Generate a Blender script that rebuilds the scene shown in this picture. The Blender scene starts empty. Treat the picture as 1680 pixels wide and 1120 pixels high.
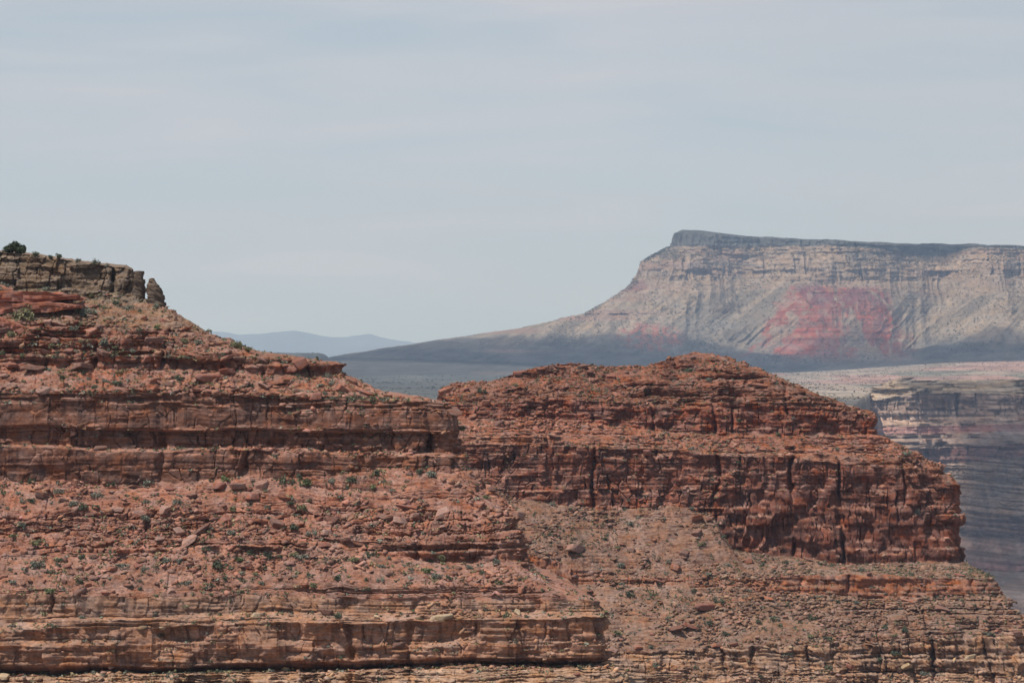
import bpy, math, random
import numpy as np

# ------------------------------------------------------------------ camera, world, sun, exposure
S = bpy.context.scene
F = 4764.0                      # focal length in photo pixels (1680 wide): about a 20 degree view
CX, HY = 840.0, 575.0           # principal column and eye level of the photo
cam = bpy.data.cameras.new("camera")
cam_o = bpy.data.objects.new("camera", cam)
S.collection.objects.link(cam_o)
cam.sensor_width = 36.0
cam.lens = 36.0 * F / 1680.0
cam.shift_y = (HY - 560.0) / 1680.0
cam.clip_start, cam.clip_end = 1.0, 200000.0
cam_o.location = (0, 0, 0)
cam_o.rotation_euler = (math.radians(90), 0, 0)
S.camera = cam_o

SUN_EL, SUN_AZ = math.radians(61), math.radians(58)      # azimuth: left of straight behind the camera
SD = np.array([-math.sin(SUN_AZ) * math.cos(SUN_EL), -math.cos(SUN_AZ) * math.cos(SUN_EL), math.sin(SUN_EL)])
sun = bpy.data.lights.new("sun", 'SUN')
sun.energy, sun.angle, sun.color = 4.8, math.radians(0.5), (1.0, 0.96, 0.90)
sun_o = bpy.data.objects.new("sun", sun)
S.collection.objects.link(sun_o)
from mathutils import Vector, Matrix
sun_o.rotation_euler = Vector((-SD[0], -SD[1], -SD[2])).to_track_quat('-Z', 'Y').to_euler()

W = bpy.data.worlds.new("World")
S.world = W
W.use_nodes = True
nt = W.node_tree
nt.nodes.clear()
N = lambda t, k: t.nodes.new(k)
out = N(nt, 'ShaderNodeOutputWorld'); bg = N(nt, 'ShaderNodeBackground')
sky = N(nt, 'ShaderNodeTexSky'); sky.sky_type = 'NISHITA'; sky.sun_disc = False
sky.sun_elevation = SUN_EL
sky.sun_rotation = math.atan2(SD[0], SD[1])
sky.altitude = 1200; sky.dust_density = 1.0
# thin high cloud veil, laid out over the sky's own directions
tc = N(nt, 'ShaderNodeTexCoord'); mp = N(nt, 'ShaderNodeMapping')
mp.inputs['Scale'].default_value = (7, 7, 60); mp.inputs['Rotation'].default_value = (0, math.radians(2.0), 0)
n1 = N(nt, 'ShaderNodeTexNoise'); n1.inputs['Scale'].default_value = 1.0; n1.inputs['Detail'].default_value = 7
n1.inputs['Roughness'].default_value = 0.5; n1.inputs['Distortion'].default_value = 0.35
rp = N(nt, 'ShaderNodeMapRange'); rp.inputs['From Min'].default_value = 0.3; rp.inputs['From Max'].default_value = 0.7
rp.inputs['To Min'].default_value = 0.8; rp.inputs['To Max'].default_value = 0.97
mx = N(nt, 'ShaderNodeMix'); mx.data_type = 'RGBA'
veil = N(nt, 'ShaderNodeMix'); veil.data_type = 'RGBA'                      # bluish gaps and paler streaks of the veil
veil.inputs[6].default_value = (4.62, 5.15, 5.72, 1); veil.inputs[7].default_value = (5.45, 5.55, 6.00, 1)
nt.links.new(veil.outputs[2], mx.inputs[7])
rv = N(nt, 'ShaderNodeMapRange'); rv.inputs['From Min'].default_value = 0.36; rv.inputs['From Max'].default_value = 0.66
nt.links.new(n1.outputs['Fac'], rv.inputs['Value']); nt.links.new(rv.outputs[0], veil.inputs[0])
nt.links.new(tc.outputs['Generated'], mp.inputs[0]); nt.links.new(mp.outputs[0], n1.inputs['Vector'])
sx = N(nt, 'ShaderNodeSeparateXYZ'); nt.links.new(tc.outputs['Generated'], sx.inputs[0])
vz = N(nt, 'ShaderNodeMapRange'); vz.interpolation_type = 'SMOOTHSTEP'      # the veil thins out towards the zenith
vz.inputs['From Min'].default_value = 0.16; vz.inputs['From Max'].default_value = 0.55; vz.inputs['To Min'].default_value = 1.0; vz.inputs['To Max'].default_value = 0.3
nt.links.new(sx.outputs[2], vz.inputs['Value'])
ml = N(nt, 'ShaderNodeMath'); ml.operation = 'MULTIPLY'
nt.links.new(n1.outputs['Fac'], rp.inputs['Value']); nt.links.new(rp.outputs[0], ml.inputs[0]); nt.links.new(vz.outputs[0], ml.inputs[1]); nt.links.new(ml.outputs[0], mx.inputs[0])
nt.links.new(sky.outputs[0], mx.inputs[6]); nt.links.new(mx.outputs[2], bg.inputs['Color'])
bg.inputs['Strength'].default_value = 0.1
nt.links.new(bg.outputs[0], out.inputs[0])

S.view_settings.view_transform = 'Standard'; S.view_settings.look = 'None'
S.view_settings.exposure = 0.08; S.view_settings.gamma = 1.0
S.cycles.use_denoising = True
S.cycles.max_bounces = 5; S.cycles.diffuse_bounces = 3; S.cycles.volume_bounces = 0

# ------------------------------------------------------------------ noise
U = np.uint32
def _mix(h):
    h = h ^ (h >> U(16)); h = h * U(0x7feb352d); h = h ^ (h >> U(15)); h = h * U(0x846ca68b)
    return h ^ (h >> U(16))
def _u(a): return np.asarray(a).astype(np.int64).astype(np.uint32)
def rnd(i, j=0, k=0):
    with np.errstate(over='ignore'):
        h = _mix(_u(i) * U(73856093) ^ _mix(_u(j) * U(19349663) + U(77)) ^ _mix(_u(k) * U(83492791) + U(1234567)))
    return h.astype(np.float64) / 4294967296.0
def vn(x, y, seed=0):
    x = np.asarray(x, float); y = np.asarray(y, float)
    ix = np.floor(x); iy = np.floor(y); fx = x - ix; fy = y - iy
    fx = fx * fx * fx * (fx * (fx * 6 - 15) + 10); fy = fy * fy * fy * (fy * (fy * 6 - 15) + 10)
    a = rnd(ix, iy, seed); b = rnd(ix + 1, iy, seed); c = rnd(ix, iy + 1, seed); d = rnd(ix + 1, iy + 1, seed)
    return (a + (b - a) * fx) * (1 - fy) + (c + (d - c) * fx) * fy
def fbm(x, y, seed=0, o=4, g=0.5):
    t = 0; a = 1.0; s = 0.0
    for k in range(o):
        t = t + a * (vn(x * 2.03 ** k + k * 13.7, y * 2.03 ** k - k * 7.1, seed + k) - 0.5); s += a; a *= g
    return 2 * t / s                 # about -1..1
def ridged(x, y, seed=0, o=3):
    t = 0; a = 1.0; s = 0.0
    for k in range(o):
        t = t + a * (1 - np.abs(2 * vn(x * 2.1 ** k, y * 2.1 ** k, seed + k) - 1)); s += a; a *= 0.5
    return t / s
def sstep(a, b, x):
    t = np.clip((x - a) / (b - a), 0, 1); return t * t * (3 - 2 * t)
def make_beds(z0, z1, t0, t1, seed):
    r = np.random.RandomState(seed); b = [z0]
    while b[-1] < z1: b.append(b[-1] + t0 + (t1 - t0) * r.rand() ** 1.6)
    return np.array(b)
def bed_of(b, z):
    i = np.clip(np.searchsorted(b, z) - 1, 0, len(b) - 2); h = b[i + 1] - b[i]
    return i, np.clip((z - b[i]) / h, 0, 1), h
def joint(s, bed, w, seed):
    x = s / w + rnd(bed, seed, 5) * 31.0
    i = np.floor(x)
    bj = lambda q: q + (rnd(q, bed, seed) - 0.5) * 0.75
    b0, b1, bm = bj(i), bj(i + 1), bj(i - 1)
    cell = np.where(x >= b1, i + 1, np.where(x >= b0, i, i - 1))
    d = np.minimum(np.abs(x - b0), np.minimum(np.abs(x - b1), np.abs(x - bm))) * w
    return cell, d
def facets(x, y, seed):
    """broken rock: each irregular cell is a flat facet of its own height and tilt; also the gap to the next cell"""
    x = np.asarray(x, np.float32); y = np.asarray(y, np.float32); ix = np.floor(x); iy = np.floor(y)
    f1 = np.full(x.shape, 9, np.float32); f2 = f1.copy(); h = np.zeros_like(f1)
    for a in (-1, 0, 1):
        for b in (-1, 0, 1):
            cx, cy = ix + a, iy + b
            dx = x - cx - .1 - .8 * rnd(cx, cy, seed).astype(np.float32); dy = y - cy - .1 - .8 * rnd(cx, cy, seed + 1).astype(np.float32)
            d = np.maximum(np.abs(dx), np.abs(dy)) * .6 + .4 * np.sqrt(dx * dx + dy * dy)
            r = rnd(cx, cy, seed + 2).astype(np.float32); r2 = rnd(cx, cy, seed + 3).astype(np.float32)
            v = (r - .5) * 1.6 + (r2 - .5) * 1.4 * dx + (np.modf(r * 7.13)[0] - .6) * 1.4 * dy
            m = d < f1
            f2 = np.where(m, f1, np.minimum(f2, d)); h = np.where(m, v, h); f1 = np.where(m, d, f1)
    return h, f2 - f1
def lerp3(a, b, t):
    t = np.asarray(t)[..., None]; return np.asarray(a) * (1 - t) + np.asarray(b) * t

# ------------------------------------------------------------------ mesh and object helpers
COL = S.collection
def mesh_np(name, verts, faces, col=None, smooth=False):
    verts = np.asarray(verts, np.float32).reshape(-1, 3); faces = np.asarray(faces, np.int32); k = faces.shape[1]
    m = bpy.data.meshes.new(name)
    m.vertices.add(len(verts)); m.vertices.foreach_set('co', verts.ravel())
    m.loops.add(faces.size); m.loops.foreach_set('vertex_index', faces.ravel())
    m.polygons.add(len(faces)); m.polygons.foreach_set('loop_start', np.arange(0, faces.size, k, dtype=np.int32))
    if smooth: m.polygons.foreach_set('use_smooth', np.ones(len(faces), bool))
    if col is not None:
        a = m.attributes.new('rock_colour', 'FLOAT_COLOR', 'POINT')
        c = np.ones((len(verts), 4), np.float32); c[:, :3] = np.asarray(col).reshape(-1, 3)
        a.data.foreach_set('color', c.ravel())
    m.update(); m.validate()
    return m
def grid_faces(nr, nc, flip=False):
    i = np.arange(nr - 1)[:, None] * nc + np.arange(nc - 1)[None, :]
    f = np.stack([i, i + 1, i + nc + 1, i + nc], -1).reshape(-1, 4)
    return f[:, ::-1] if flip else f
def obj(name, mesh, mat=None, parent=None):
    o = bpy.data.objects.new(name, mesh); COL.objects.link(o)
    if mat is not None and mesh is not None and len(mesh.materials) == 0: mesh.materials.append(mat)
    if parent is not None: o.parent = parent
    return o
def tag(o, label=None, cat=None, group=None, kind=None):
    if label: o['label'] = label
    if cat: o['category'] = cat
    if group: o['group'] = group
    if kind: o['kind'] = kind
    return o
def P(px, py, Y): return ((px - CX) / F * Y, Y, (HY - py) / F * Y)

# ------------------------------------------------------------------ materials
def rock_mat(name, scale=1.0, source='attr', var=0.35, bump=0.5, dist=0.05):
    m = bpy.data.materials.new(name); m.use_nodes = True; t = m.node_tree; b = t.nodes['Principled BSDF']
    b.inputs['Roughness'].default_value = 0.95; b.inputs['Specular IOR Level'].default_value = 0.12
    if source == 'attr':
        c = N(t, 'ShaderNodeAttribute'); c.attribute_name = 'rock_colour'; csock = c.outputs['Color']
    else:
        c = N(t, 'ShaderNodeObjectInfo'); csock = c.outputs['Color']
    co = N(t, 'ShaderNodeTexCoord')
    mp = N(t, 'ShaderNodeMapping'); mp.inputs['Scale'].default_value = (scale, scale, scale * 1.8)
    t.links.new(co.outputs['Object'], mp.inputs[0])
    n = N(t, 'ShaderNodeTexNoise'); n.inputs['Scale'].default_value = 1.6; n.inputs['Detail'].default_value = 8; n.inputs['Roughness'].default_value = 0.68
    t.links.new(mp.outputs[0], n.inputs['Vector'])
    r = N(t, 'ShaderNodeMapRange'); r.inputs['From Min'].default_value = 0.3; r.inputs['From Max'].default_value = 0.7
    r.inputs['To Min'].default_value = 1 - var; r.inputs['To Max'].default_value = 1 + var
    t.links.new(n.outputs['Fac'], r.inputs['Value'])
    x = N(t, 'ShaderNodeMix'); x.data_type = 'RGBA'; x.blend_type = 'MULTIPLY'; x.inputs[0].default_value = 1.0
    t.links.new(csock, x.inputs[6]); t.links.new(r.outputs[0], x.inputs[7])
    hs = N(t, 'ShaderNodeHueSaturation')
    n2 = N(t, 'ShaderNodeTexNoise'); n2.inputs['Scale'].default_value = 0.55; n2.inputs['Detail'].default_value = 4
    t.links.new(mp.outputs[0], n2.inputs['Vector'])
    r2 = N(t, 'ShaderNodeMapRange'); r2.inputs['From Min'].default_value = 0.3; r2.inputs['From Max'].default_value = 0.7
    r2.inputs['To Min'].default_value = 0.8; r2.inputs['To Max'].default_value = 1.2
    t.links.new(n2.outputs['Fac'], r2.inputs['Value']); t.links.new(r2.outputs[0], hs.inputs['Saturation'])
    t.links.new(x.outputs[2], hs.inputs['Color']); t.links.new(hs.outputs[0], b.inputs['Base Color'])
    n3 = N(t, 'ShaderNodeTexNoise'); n3.inputs['Scale'].default_value = 4.0; n3.inputs['Detail'].default_value = 6; n3.inputs['Roughness'].default_value = 0.7
    t.links.new(mp.outputs[0], n3.inputs['Vector'])
    bp = N(t, 'ShaderNodeBump'); bp.inputs['Strength'].default_value = bump; bp.inputs['Distance'].default_value = dist
    t.links.new(n3.outputs['Fac'], bp.inputs['Height']); t.links.new(bp.outputs[0], b.inputs['Normal'])
    return m
def leaf_mat(name, base=None):
    m = bpy.data.materials.new(name); m.use_nodes = True; t = m.node_tree; b = t.nodes['Principled BSDF']
    b.inputs['Roughness'].default_value = 0.8; b.inputs['Specular IOR Level'].default_value = 0.15
    co = N(t, 'ShaderNodeTexCoord'); n = N(t, 'ShaderNodeTexNoise'); n.inputs['Scale'].default_value = 5.0 if base is None else 1.5
    t.links.new(co.outputs['Object'], n.inputs['Vector'])
    r = N(t, 'ShaderNodeMapRange'); r.inputs['From Min'].default_value = 0.3; r.inputs['From Max'].default_value = 0.7
    r.inputs['To Min'].default_value = 0.65; r.inputs['To Max'].default_value = 1.4
    t.links.new(n.outputs['Fac'], r.inputs['Value'])
    x = N(t, 'ShaderNodeMix'); x.data_type = 'RGBA'; x.blend_type = 'MULTIPLY'; x.inputs[0].default_value = 1.0
    if base is None:
        c = N(t, 'ShaderNodeObjectInfo'); t.links.new(c.outputs['Color'], x.inputs[6])
    elif base == 'attr':
        c = N(t, 'ShaderNodeAttribute'); c.attribute_name = 'rock_colour'; t.links.new(c.outputs['Color'], x.inputs[6])
    else: x.inputs[6].default_value = (*base, 1)
    t.links.new(r.outputs[0], x.inputs[7]); t.links.new(x.outputs[2], b.inputs['Base Color'])
    return m
M_near = rock_mat('layered_red_rock', 1.0, var=0.42, bump=0.8, dist=0.10)
M_mid = rock_mat('layered_red_rock_of_the_ridge', 0.6, var=0.45, bump=0.8, dist=0.18)
M_far = rock_mat('pale_mesa_rock', 0.035, var=0.35, bump=0.8, dist=3.0)
M_wall = rock_mat('canyon_wall_rock', 0.06, var=0.3, bump=0.8, dist=2.0)
M_ground = rock_mat('scrubby_plateau_ground', 0.012, var=0.35, bump=0.3, dist=3.0)
M_stone = rock_mat('loose_rock', 1.4, 'object', var=0.3, bump=0.7, dist=0.06)
M_rub = rock_mat('rubble_rock', 1.4, 'attr', var=0.3, bump=0.5, dist=0.05)
M_leaf = leaf_mat('desert_shrub_leaves'); M_scrub = leaf_mat('scrub_leaves', 'attr')
M_crown = leaf_mat('juniper_foliage', (0.055, 0.065, 0.035))
M_bark = rock_mat('juniper_bark', 3.0, 'object')

# ------------------------------------------------------------------ swept cliffs
# A landform is swept along its contour: straight front seen by the camera, rounded nose, flank running away.
# Each node of the profile: (skyline list [(px,py)..] , distance Y, nose px, nose radius, params) from top to bottom.
def sweep(nodes, px_far, ncol, side, res, amp, nflank=60, narc=70, flank=160.0, depth_wave=None, flank_in=0.12, split=None, wob=0.0, wobf=0.02, drop=0.0):
    A, Yf, Nx, R = [n[0] for n in nodes], [n[1] for n in nodes], [n[2] for n in nodes], [n[3] for n in nodes]
    t = np.linspace(0, 1, ncol) if split is None else np.r_[np.linspace(0, split[0], split[1], endpoint=False), np.linspace(split[0], 1, ncol - split[1])]
    phi = np.linspace(0, math.pi / 2, narc)[1:]
    bk = (np.linspace(0, 1, nflank + 1)[1:]) ** 1.8
    rowsX, rowsY, rowsZ, rowsS, rowsP = [], [], [], [], []
    for a, y, nx, r in zip(A, Yf, Nx, R):
        ax, ay = [q[0] for q in a], [q[1] for q in a]
        Yn = y + r
        Xn = (nx - CX) / F * Yn
        xe = Xn - side * r
        pe = CX + xe / y * F
        px = px_far + (pe - px_far) * t
        ax0, ay0 = ax, ay
        jit = wob * fbm(px * wobf, np.full(ncol, .012 * np.mean(ay) + y * 1e-6), 7, 4) * (1 - sstep(0.9, 1.0, t))
        Yc = np.full(ncol, float(y))
        if depth_wave is not None:
            fade = 1 - sstep(0.82, 1.0, t)
            Yc = Yc + depth_wave(px, np.interp(px, ax, ay)) * fade
        X = (px - CX) / F * Yc
        Z = (HY - np.interp(px, ax, ay) - jit) / F * Yc
        zn = (HY - np.interp(nx, ax, ay)) / F * Yn
        Xa = xe + side * r * np.sin(phi); Ya = y + r - r * np.cos(phi)
        pa = CX + Xa / Ya * F
        Za = np.where(phi < 9, (HY - np.interp(side * pa, *( (ax, ay) if side > 0 else ([-q for q in ax[::-1]], ay[::-1]) ))) / F * Ya, 0)
        Za = Za + (zn - Za[-1]) * (phi / (math.pi / 2))
        Xb = Xn - side * flank_in * flank * bk; Yb = Yn + flank * bk; Zb = zn - drop * flank * bk
        rowsX.append(np.r_[X, Xa, Xb]); rowsY.append(np.r_[Yc, Ya, Yb]); rowsZ.append(np.r_[Z, Za, Zb])
        rowsS.append(np.r_[side * X, side * xe + r * phi, side * xe + r * math.pi / 2 + flank * bk])
        rowsP.append(np.r_[px, pa, np.full(nflank, nx)])
    OX = np.r_[np.zeros(ncol), side * np.sin(phi), side * np.ones(nflank)]
    OY = np.r_[-np.ones(ncol), -np.cos(phi), np.zeros(nflank)]
    X, Y, Z, Sx, PX = [], [], [], [], []; seg, par = [], []
    n = len(nodes); jm = ncol // 2
    for i in range(n - 1):
        L = max(math.hypot(rowsY[i + 1][jm] - rowsY[i][jm], rowsZ[i + 1][jm] - rowsZ[i][jm]),
                0.45 * abs(rowsX[i + 1][ncol] - rowsX[i][ncol]) * min(1, 1))
        k = max(2, int(L / (res * nodes[i][4].get('res', 1.0))))
        w = np.arange(k)[:, None] / k if i < n - 2 else np.arange(k + 1)[:, None] / k
        for lst, rows in ((X, rowsX), (Y, rowsY), (Z, rowsZ), (Sx, rowsS), (PX, rowsP)):
            lst.append(rows[i] * (1 - w) + rows[i + 1] * w)
        seg += [i] * len(w); 
        m = (rowsY[i][jm] - rowsY[i + 1][jm]) / max(0.05, rowsZ[i][jm] - rowsZ[i + 1][jm])
        par += [m] * len(w)
    X, Y, Z, Sx, PX = map(np.concatenate, (X, Y, Z, Sx, PX))
    seg = np.array(seg); slope = np.clip(np.array(par), 0, 4)[:, None]
    keys = ('c', 'f', 'b', 'r', 't', 'u', 'a')
    K = {}
    for k in keys:
        v = np.array([nodes[i][4].get(k, 0.0) for i in seg], float)
        # soften the parameter steps a little so that zones grow into one another
        ker = np.ones(7) / 7; v = np.convolve(np.pad(v, 3, mode='edge'), ker, 'valid')
        K[k] = v[:, None]
    D, DZ, info = amp(Sx, Z, X, Y, PX, slope, K, seg)
    V = np.stack([X + OX * D, Y + OY * D, Z + DZ], -1)
    # normals of the finished grid
    du = np.gradient(V, axis=1); dv = np.gradient(V, axis=0)
    nrm = np.cross(du, dv); nrm /= np.linalg.norm(nrm, axis=-1, keepdims=True) + 1e-9
    nrm *= np.where((nrm * np.stack([OX * np.ones_like(X), OY * np.ones_like(X), np.full_like(X, 0.3)], -1)).sum(-1, keepdims=True) < 0, -1, 1)
    return V, nrm, dict(S=Sx, Z=Z, X=X, PX=PX, seg=seg, info=info, side=side)

def strata(coarse, fine, seed, bw=3.0, und=(1.0, 0.05), k=1.0, dip=0.0):
    """displacement of bedded, jointed rock; k scales all lengths"""
    def f(s, z, X, Y, PX, slope, K, seg):
        zz = z + 0.55 * k * fbm(s * 0.07 / k, z * 0.05 / k, seed + 40, 4) + dip * s
        ic, rc, hc = bed_of(coarse, zz); jf, rf, hf = bed_of(fine, zz + 0.1 * k * fbm(s * 0.3 / k, z * .2 / k, seed + 41, 2))
        sw = s + 0.5 * k * fbm(s * 0.5 / k, z * 0.5 / k, seed + 42, 3)
        sw = sw + 1.3 * k * fbm(s * 0.15 / k, z * 0.12 / k, seed + 43, 2)
        gap = sstep(0.48, 0.66, vn(s * 0.33 / k, z * 0.3 / k, seed + 44))
        cell, dj = joint(sw, ic // 2, bw * k, seed + 1)
        cell2, dj2 = joint(sw, ic * 0 + 3, bw * 4.2 * k, seed + 2)
        cell3, dj3 = joint(sw, jf, bw * 0.55 * k, seed + 3)
        msk = sstep(0.35, 0.6, vn(s * 0.18 / k, zz * 0.25 / k, seed + 4))
        D = K['c'] * (rnd(ic, 1, seed) - 0.5) * 2 * (0.5 + vn(s * 0.07 / k, ic * 3.7, seed + 5))
        D = D - K['c'] * 1.0 * np.exp(-(rc * hc / (0.14 * k)) ** 2) * (0.05 + 1.1 * msk)
        D = D - K['c'] * 0.35 * np.clip((rc - 0.8) / 0.2, 0, 1) ** 2
        D = D + K['f'] * (vn(s * 0.35 / k, jf * 7.3, seed + 6) + 0.5 * rnd(jf, 2, seed) - 0.75) * 2
        D = D + K['f'] * (rnd(cell3, jf, seed + 7) - 0.5) * 0.9 - K['f'] * 0.5 * np.exp(-(rf * hf / (0.07 * k)) ** 2)
        D = D + K['b'] * (rnd(cell, ic // 2, seed + 8) - 0.5) * 1.5 
        fh, fe = facets(sw * 0.66 / k, zz * 0.42 / k, seed + 18)
        D = D + K['b'] * (0.45 * fh - 0.5 * np.exp(-(fe / .05) ** 2) * gap)
        alc = sstep(0.54, 0.72, vn(sw * 0.2 / k, zz * 0.3 / k, seed + 19)) 
        D = D - K['a'] * k * alc * (0.6 + 0.8 * vn(s * 0.5 / k, z * 0.5 / k, seed + 20))
        D = D - K['b'] * 1.0 * np.exp(-(dj / (0.08 * k)) ** 2) * gap * sstep(.4, .6, vn(s * .13 / k, ic * 3.3, seed + 45))
        cl = np.exp(-(dj2 / (0.38 * k)) ** 2) * sstep(0.3, 0.7, vn(s * 0.1 / k, z * 0.12 / k, seed + 9))
        D = D - K['b'] * 2.2 * cl
        big = und[0] * k * fbm(s * und[1] / k, z * 0.02 / k, seed + 10, 3)
        D = D + big + K['u'] * k * fbm(s * 0.3 / k, z * 0.35 / k, seed + 11, 4) + 0.10 * k * fbm(s * 1.5 / k, z * 1.5 / k, seed + 12, 3)
        # bedrock steps on the slopes
        tm = sstep(0.48, 0.62, vn(s * 0.11 / k, ic * 2.9 + zz * 0.08 / k, seed + 13) * 0.7 + 0.3 * vn(s * 0.6 / k, ic * 5.1, seed + 14))
        tz = tm * hc * slope * (rc - 0.5) * 1.05 * K['t']
        tm2 = sstep(0.5, 0.62, vn(s * 0.25 / k, jf * 1.9, seed + 15))
        tz = tz + tm2 * hf * slope * (rf - 0.5) * 1.15 * K['t']
        D = D + tz - K['t'] * tm * 0.35 * k * np.exp(-(rc * hc / (0.14 * k)) ** 2)
        up = z * 1.1 - Y
        g1, e1 = facets(s * 0.75 / k, up * 0.85 / k, seed + 21); g2, e2 = facets(s * 1.9 / k + 9, up * 2.1 / k, seed + 26)
        dens = sstep(.36, .68, .65 * vn(s * .14 / k, up * .14 / k, seed + 30) + .35 * vn(s * .7 / k, up * .7 / k, seed + 31))
        DZ = K['r'] * k * (0.40 * dens * np.maximum(g1, -.3) + 0.17 * (.35 + .65 * dens) * g2 - .12 * dens * np.exp(-(e1 / .06) ** 2)) + 0.75 * K['r'] * k * (0.55 * fbm(s * 0.9 / k, Y * 0.9 / k + z, seed + 16, 4, 0.6) + 0.35 * np.abs(fbm(s * 2.4 / k, Y * 2.4 / k + z * 2, seed + 17, 3)))
        return D, DZ, dict(ic=ic, jf=jf, rc=rc, cell=cell, tm=np.maximum(tm, tm2 * 0.7), cleft=cl)
    return f

def hexl(r, g, b):
    f = lambda c: ((c / 255 + 0.055) / 1.055) ** 2.4 if c > 10 else c / 255 / 12.92
    return np.array([f(r), f(g), f(b)])

# ------------------------------------------------------------------ near promontory (left)
L2 = lambda a, b, n: [(0, a), (n, b)]
cl = lambda **k: k
SLOPE = cl(c=.1, f=.07, b=.1, r=.62, t=.3, u=.35)
SMOOTH = cl(c=.04, f=.04, b=.0, r=.5, t=.12, u=.3)
CLIFF = cl(c=.22, f=.06, b=.3, r=.04, u=.35, a=.5)
THIN = cl(c=.25, f=.32, b=.2, r=.1, u=.2)
BROKEN = cl(c=.22, f=.18, b=.4, r=.75, t=.62, u=.45)
CAP = cl(c=.2, f=.08, b=.6, r=.3, u=.3, a=.55)
nodesA = [
    (L2(412, 440, 236), 440, 205, 4, cl(res=30, r=.3)),
    (L2(414, 443, 236), 365, 214, 2.5, CAP),
    (L2(470, 484, 236), 363.3, 218, 2.5, cl(c=.2, f=.2, b=.2, r=.4, t=.8, u=.4)),
    (L2(486, 500, 266), 360, 262, 3, SLOPE),
    (L2(528, 545, 335), 352, 335, 4, cl(c=.25, f=.2, b=.4, r=.45, t=1.0, u=.5, a=.4)),
    (L2(580, 578, 418), 344.6, 420, 4, cl(c=.2, f=.2, b=.3, r=.4, t=.6, u=.4)),
    ([(0, 588), (300, 591), (570, 600)], 343.4, 566, 3, cl(c=.5, f=.2, b=.7, r=.3, u=.7, a=1.0)),
    ([(0, 606), (300, 610), (580, 620)], 343.0, 577, 3, SLOPE),
    ([(0, 642), (300, 640), (640, 654)], 338.8, 640, 4, cl(c=.2, f=.3, b=.2, r=.2, t=.8)),
    ([(0, 648), (400, 648), (752, 662)], 338.0, 750, 3, THIN),
    ([(0, 662), (400, 667), (757, 676)], 337.6, 756, 3, cl(c=.06, f=.04, b=.24, u=.25, a=.3)),
    ([(0, 699), (400, 705), (757, 708)], 336.9, 759, 3, cl(c=.1, f=.1, b=.2, u=.3)),
    ([(0, 702), (400, 708), (757, 711)], 338.0, 757, 3, cl(c=.2, f=.1, b=.6, u=.6, a=.5)),
    ([(0, 729), (400, 737), (762, 744)], 337.6, 762, 3, cl(f=.1, c=.1, r=.2, u=.2)),
    ([(0, 733), (400, 741), (765, 750)], 336.3, 766, 3, CLIFF),
    ([(0, 790), (300, 792), (500, 786), (650, 770), (774, 770)], 335.7, 772, 3, SLOPE),
    ([(0, 840), (400, 842), (845, 836)], 330.5, 842, 4, BROKEN),
    ([(0, 905), (400, 885), (700, 885), (862, 888)], 323.5, 860, 3, cl(c=.2, f=.2, b=.4, r=.3, u=.3, t=.7)),
    ([(0, 915), (400, 900), (600, 905), (720, 922), (864, 924)], 321.8, 863, 3, SMOOTH),
    ([(0, 970), (400, 968), (700, 962), (905, 962)], 316.2, 905, 4, cl(c=.1, f=.1, r=.4, t=.2)),
    ([(0, 976), (400, 976), (700, 985), (985, 985)], 315.5, 982, 3, cl(c=.2, f=.12, b=.3, u=.25)),
    ([(0, 1010), (400, 1004), (700, 1002), (990, 1003)], 315.1, 990, 3, cl(c=.2, f=.2, r=.2, t=.6)),
    ([(0, 1036), (400, 1024), (700, 1018), (993, 1012)], 312.6, 993, 3, cl(f=.18, c=.25, b=.35, u=.8, a=.7)),
    ([(0, 1090), (300, 1094), (500, 1084), (700, 1078), (996, 1078)], 312.0, 996, 3, cl(f=.1, c=.1, b=.2, u=.3)),
    ([(0, 1104), (300, 1104), (500, 1100), (700, 1090), (996, 1090)], 314.6, 990, 3, cl(f=.2, u=.2, r=.3)),
    ([(0, 1108), (300, 1106), (500, 1104), (700, 1096), (1000, 1096)], 311.3, 1010, 3, cl(f=.4, c=.2, b=.3, r=.4, t=.8, u=.4)),
    ([(0, 1200), (1100, 1200)], 300, 1130, 4, cl(f=.4, c=.3, b=.3, r=.4, t=.8, u=.4, res=4)),
    ([(0, 1500), (1400, 1500)], 270, 1400, 6, cl(res=30, r=.4)),
    ([(0, 12000), (1400, 12000)], 187, 2600, 10, cl(res=30)),
]
bcA = make_beds(-470, 40, 0.7, 2.2, 11); bfA = make_beds(-470, 40, 0.18, 0.55, 12)
VA, NA, IA = sweep(nodesA, -1500, 1400, 1, 0.095, strata(bcA, bfA, 100, bw=2.6, und=(1.1, 0.05)), wob=7.0, wobf=0.012, split=(.60, 260), nflank=130)

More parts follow.
